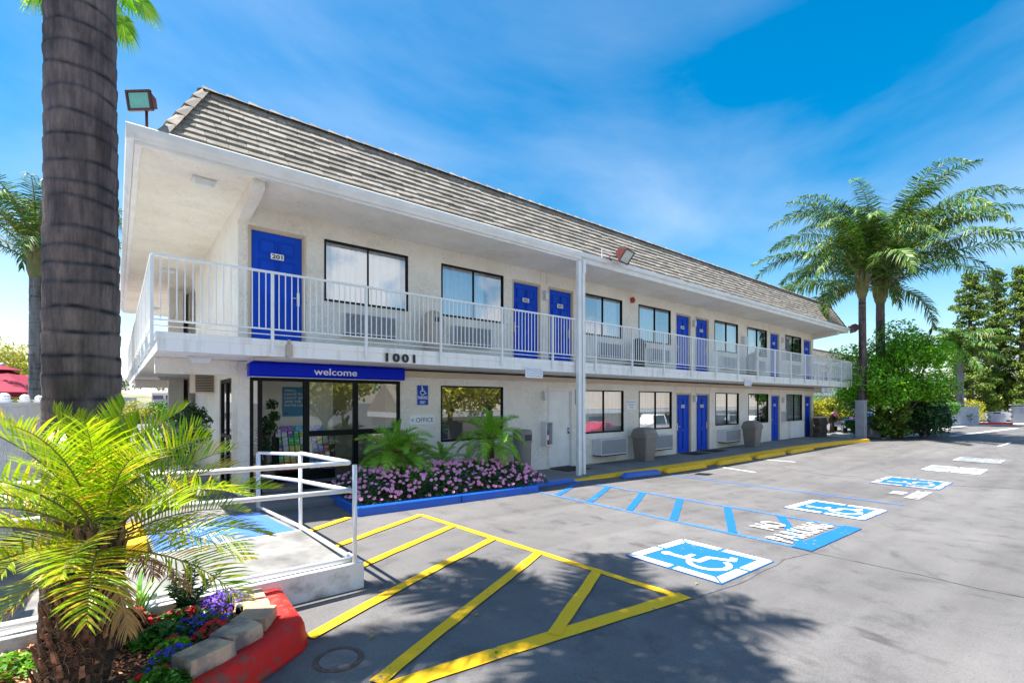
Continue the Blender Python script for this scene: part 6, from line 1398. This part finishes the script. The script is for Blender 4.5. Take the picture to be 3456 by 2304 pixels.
def car(x, y, z, rz, paint, label, L=4.6, H=1.45, W=1.8, kind='sedan'):
    t = thing('parked_car', (x, y, z), label, 'car', 'cars parked around the lot'); mt = Matrix.Translation((x, y, z)) @ Matrix.Rotation(rz, 4, 'Z'); h = L/2
    if kind == 'sedan': prof = [(-h, .35), (-h+.02, .75), (-h+.25, .92), (-h+1.15, .98), (-h+1.7, H-.06), (-h+2.3, H), (h-1.9, H-.04), (h-1.1, .98), (h-.25, .9), (h, .7), (h, .35)]
    elif kind == 'pickup': prof = [(-h, .45), (-h, 1.0), (-h+.9, 1.08), (-h+1.5, 1.12), (-h+2.1, H), (-h+3.2, H), (-h+3.5, 1.15), (h, 1.12), (h, .45)]
    else: prof = [(-h, .4), (-h, .85), (-h+.9, 1.02), (-h+1.7, H-.05), (-h+2.4, H), (h-.6, H-.05), (h-.1, 1.1), (h, .9), (h, .4)]
    b = MB(); n = len(prof)
    def wz(z_): return W/2*(1 if z_ < 1.0 else 1-.22*(z_-1.0)/(max(.2, H-1.0)))
    v = [mt @ Vector((a, -wz(c), c)) for a, c in prof]+[mt @ Vector((a, wz(c), c)) for a, c in prof]
    b.add(v, [tuple(range(n)), tuple(range(2*n-1, n-1, -1))]+[((i+1) % n, i, n+i, n+(i+1) % n) for i in range(n)]); b.build('body', paint, t, bevel=.03)
    roof = [p for p in prof if p[1] > 1.05]; xa, xb = (min(p[0] for p in roof), max(p[0] for p in roof)); b = MB()
    for s in (-1, 1):
        for fa, fb in ((.08, .48), (.53, .92)):
            A0, A1 = xa+(xb-xa)*fa, xa+(xb-xa)*fb; z0, z1 = 1.04, H-.10; off = (.22 if fa < .1 else 0); off2 = (.22 if fb > .9 and kind == 'sedan' else 0)
            b.add([mt @ Vector((A0-.0, s*(wz(z0)+.008), z0)), mt @ Vector((A1, s*(wz(z0)+.008), z0)), mt @ Vector((A1-off2, s*(wz(z1)+.008), z1)), mt @ Vector((A0+off, s*(wz(z1)+.008), z1))], [(0, 1, 2, 3)])
    b.build('side_window', 'carglass', t)
    b = MB(); i0 = next(i for i, p in enumerate(prof) if p[1] > .95)
    for (p, q) in ((prof[i0], prof[i0+1]),):
        for k in (0,):
            P = [mt @ Vector((p[0]-.01, -W/2*.85, p[1]+.03)), mt @ Vector((q[0]-.02, -W/2*.72, q[1]-.02)), mt @ Vector((q[0]-.02, W/2*.72, q[1]-.02)), mt @ Vector((p[0]-.01, W/2*.85, p[1]+.03))]; b.add([w_+UZ*.015 for w_ in P], [(0, 1, 2, 3)])
    b.build('windscreen', 'carglass', t)
    for sx_ in (-h+.85, h-.9):
        for s in (-1, 1):
            wv = MB(); c0_ = mt @ Vector((sx_, s*(W/2-.2), .33)); c1_ = mt @ Vector((sx_, s*(W/2+.015), .33)); wv.tube([c0_, c1_], .33, 20); wo = wv.build('wheel', 'tyre', t); rv = MB(); rv.tube([c1_, mt @ Vector((sx_, s*(W/2+.025), .33))], .20, 14); rv.build('rim', 'metal', wo)
    for s in (-1, 1):
        b = MB(); b.box(-h-.012, -h+.05, s*W*.36-.16, s*W*.36+.16, .62, .74, mtx=mt); b.build('headlight', 'lampglass', t)
    return t
car(36.6, 10.2, -.05, R(28), 'carblue', 'blue car half hidden behind the yellow garden bushes', 4.4, 1.35)
# across the lot, behind the camera: what the window panes mirror
car(29.5, -5.2, zg(29.5, -5.2)-.05, R(180), 'carred', 'red car parked across the lot, mirrored in a ground floor window'); car(36.8, -5.2, zg(36, -5.2), R(0), 'carwhite', 'white pickup parked across the lot, mirrored in a ground floor window', 5.4, 1.85, 1.95, 'pickup')
car(49.5, -5.4, zg(49, -5.4), R(0), 'carsilver', 'silver car parked across the lot, mirrored in a window', 4.7, 1.7, 1.85, 'suv'); car(56.5, -5.4, zg(56, -5.4), R(180), 'carwhite', 'white car parked across the lot, mirrored in a window')
op = thing('opposite_wing', (45, -16, -2.2), 'motel wing across the parking lot, mirrored in the window panes', 'motel')
mb = MB(); mb.box(18, 85, -22, -17, -3, .6); mb.build('wall', 'stucco', op); mb = MB(); mb.box(17.5, 85.5, -22, -15.4, .6, 1.05); mb.build('fascia', 'trimwhite', op)
mb = MB(); mb.add([(17.5, -15.4, 1.06), (85.5, -15.4, 1.06), (85.5, -18.5, 3.6), (17.5, -18.5, 3.6), (17.5, -22, 1.06), (85.5, -22, 1.06)], [(0, 1, 2, 3), (3, 2, 5, 4), (0, 3, 4), (1, 5, 2)])
for j in range(12): mb.box(17.5, 85.5, -15.4-j*.258-.27, -15.4-j*.258, 1.06+j*.2117, 1.10+j*.2117, 1)
mb.build('roof', [M('opposite_roof', (.45, .38, .30), (.36, .30, .24), 3, .9), 'tiles'], op)
for i in range(9):
    b = MB(); x = 22+i*6.5; b.box(x, x+2.4, -16.999, -16.95, -1.5, .2); b.build('window', 'farglass', op)
for i, (x, y, h_, r_) in enumerate(((17.5, -8, 8.5, 4.2), (23, -11, 9, 4.6), (9.5, -9, 7.5, 3.6), (-14, -3, 8, 4), (24, -26, 12, 5), (62, -26, 13, 5.5))):
    tree('lot_tree', x, y, zg(x, y), h_, r_, ('broad yellow green tree behind the camera, mirrored in the office window', 'second tree across the lot, mirrored in the office window', 'tree behind the camera at left, mirrored in the lobby glass', 'tree across the street, mirrored in the lobby glass', 'tall tree behind the opposite wing, mirrored upstairs', 'tall tree far down the opposite wing')[i], 'tree', 'leafyellow' if i < 3 else 'leafmid', 4500, .34, 120+i, tr=.2)

scene.render.engine = 'CYCLES'
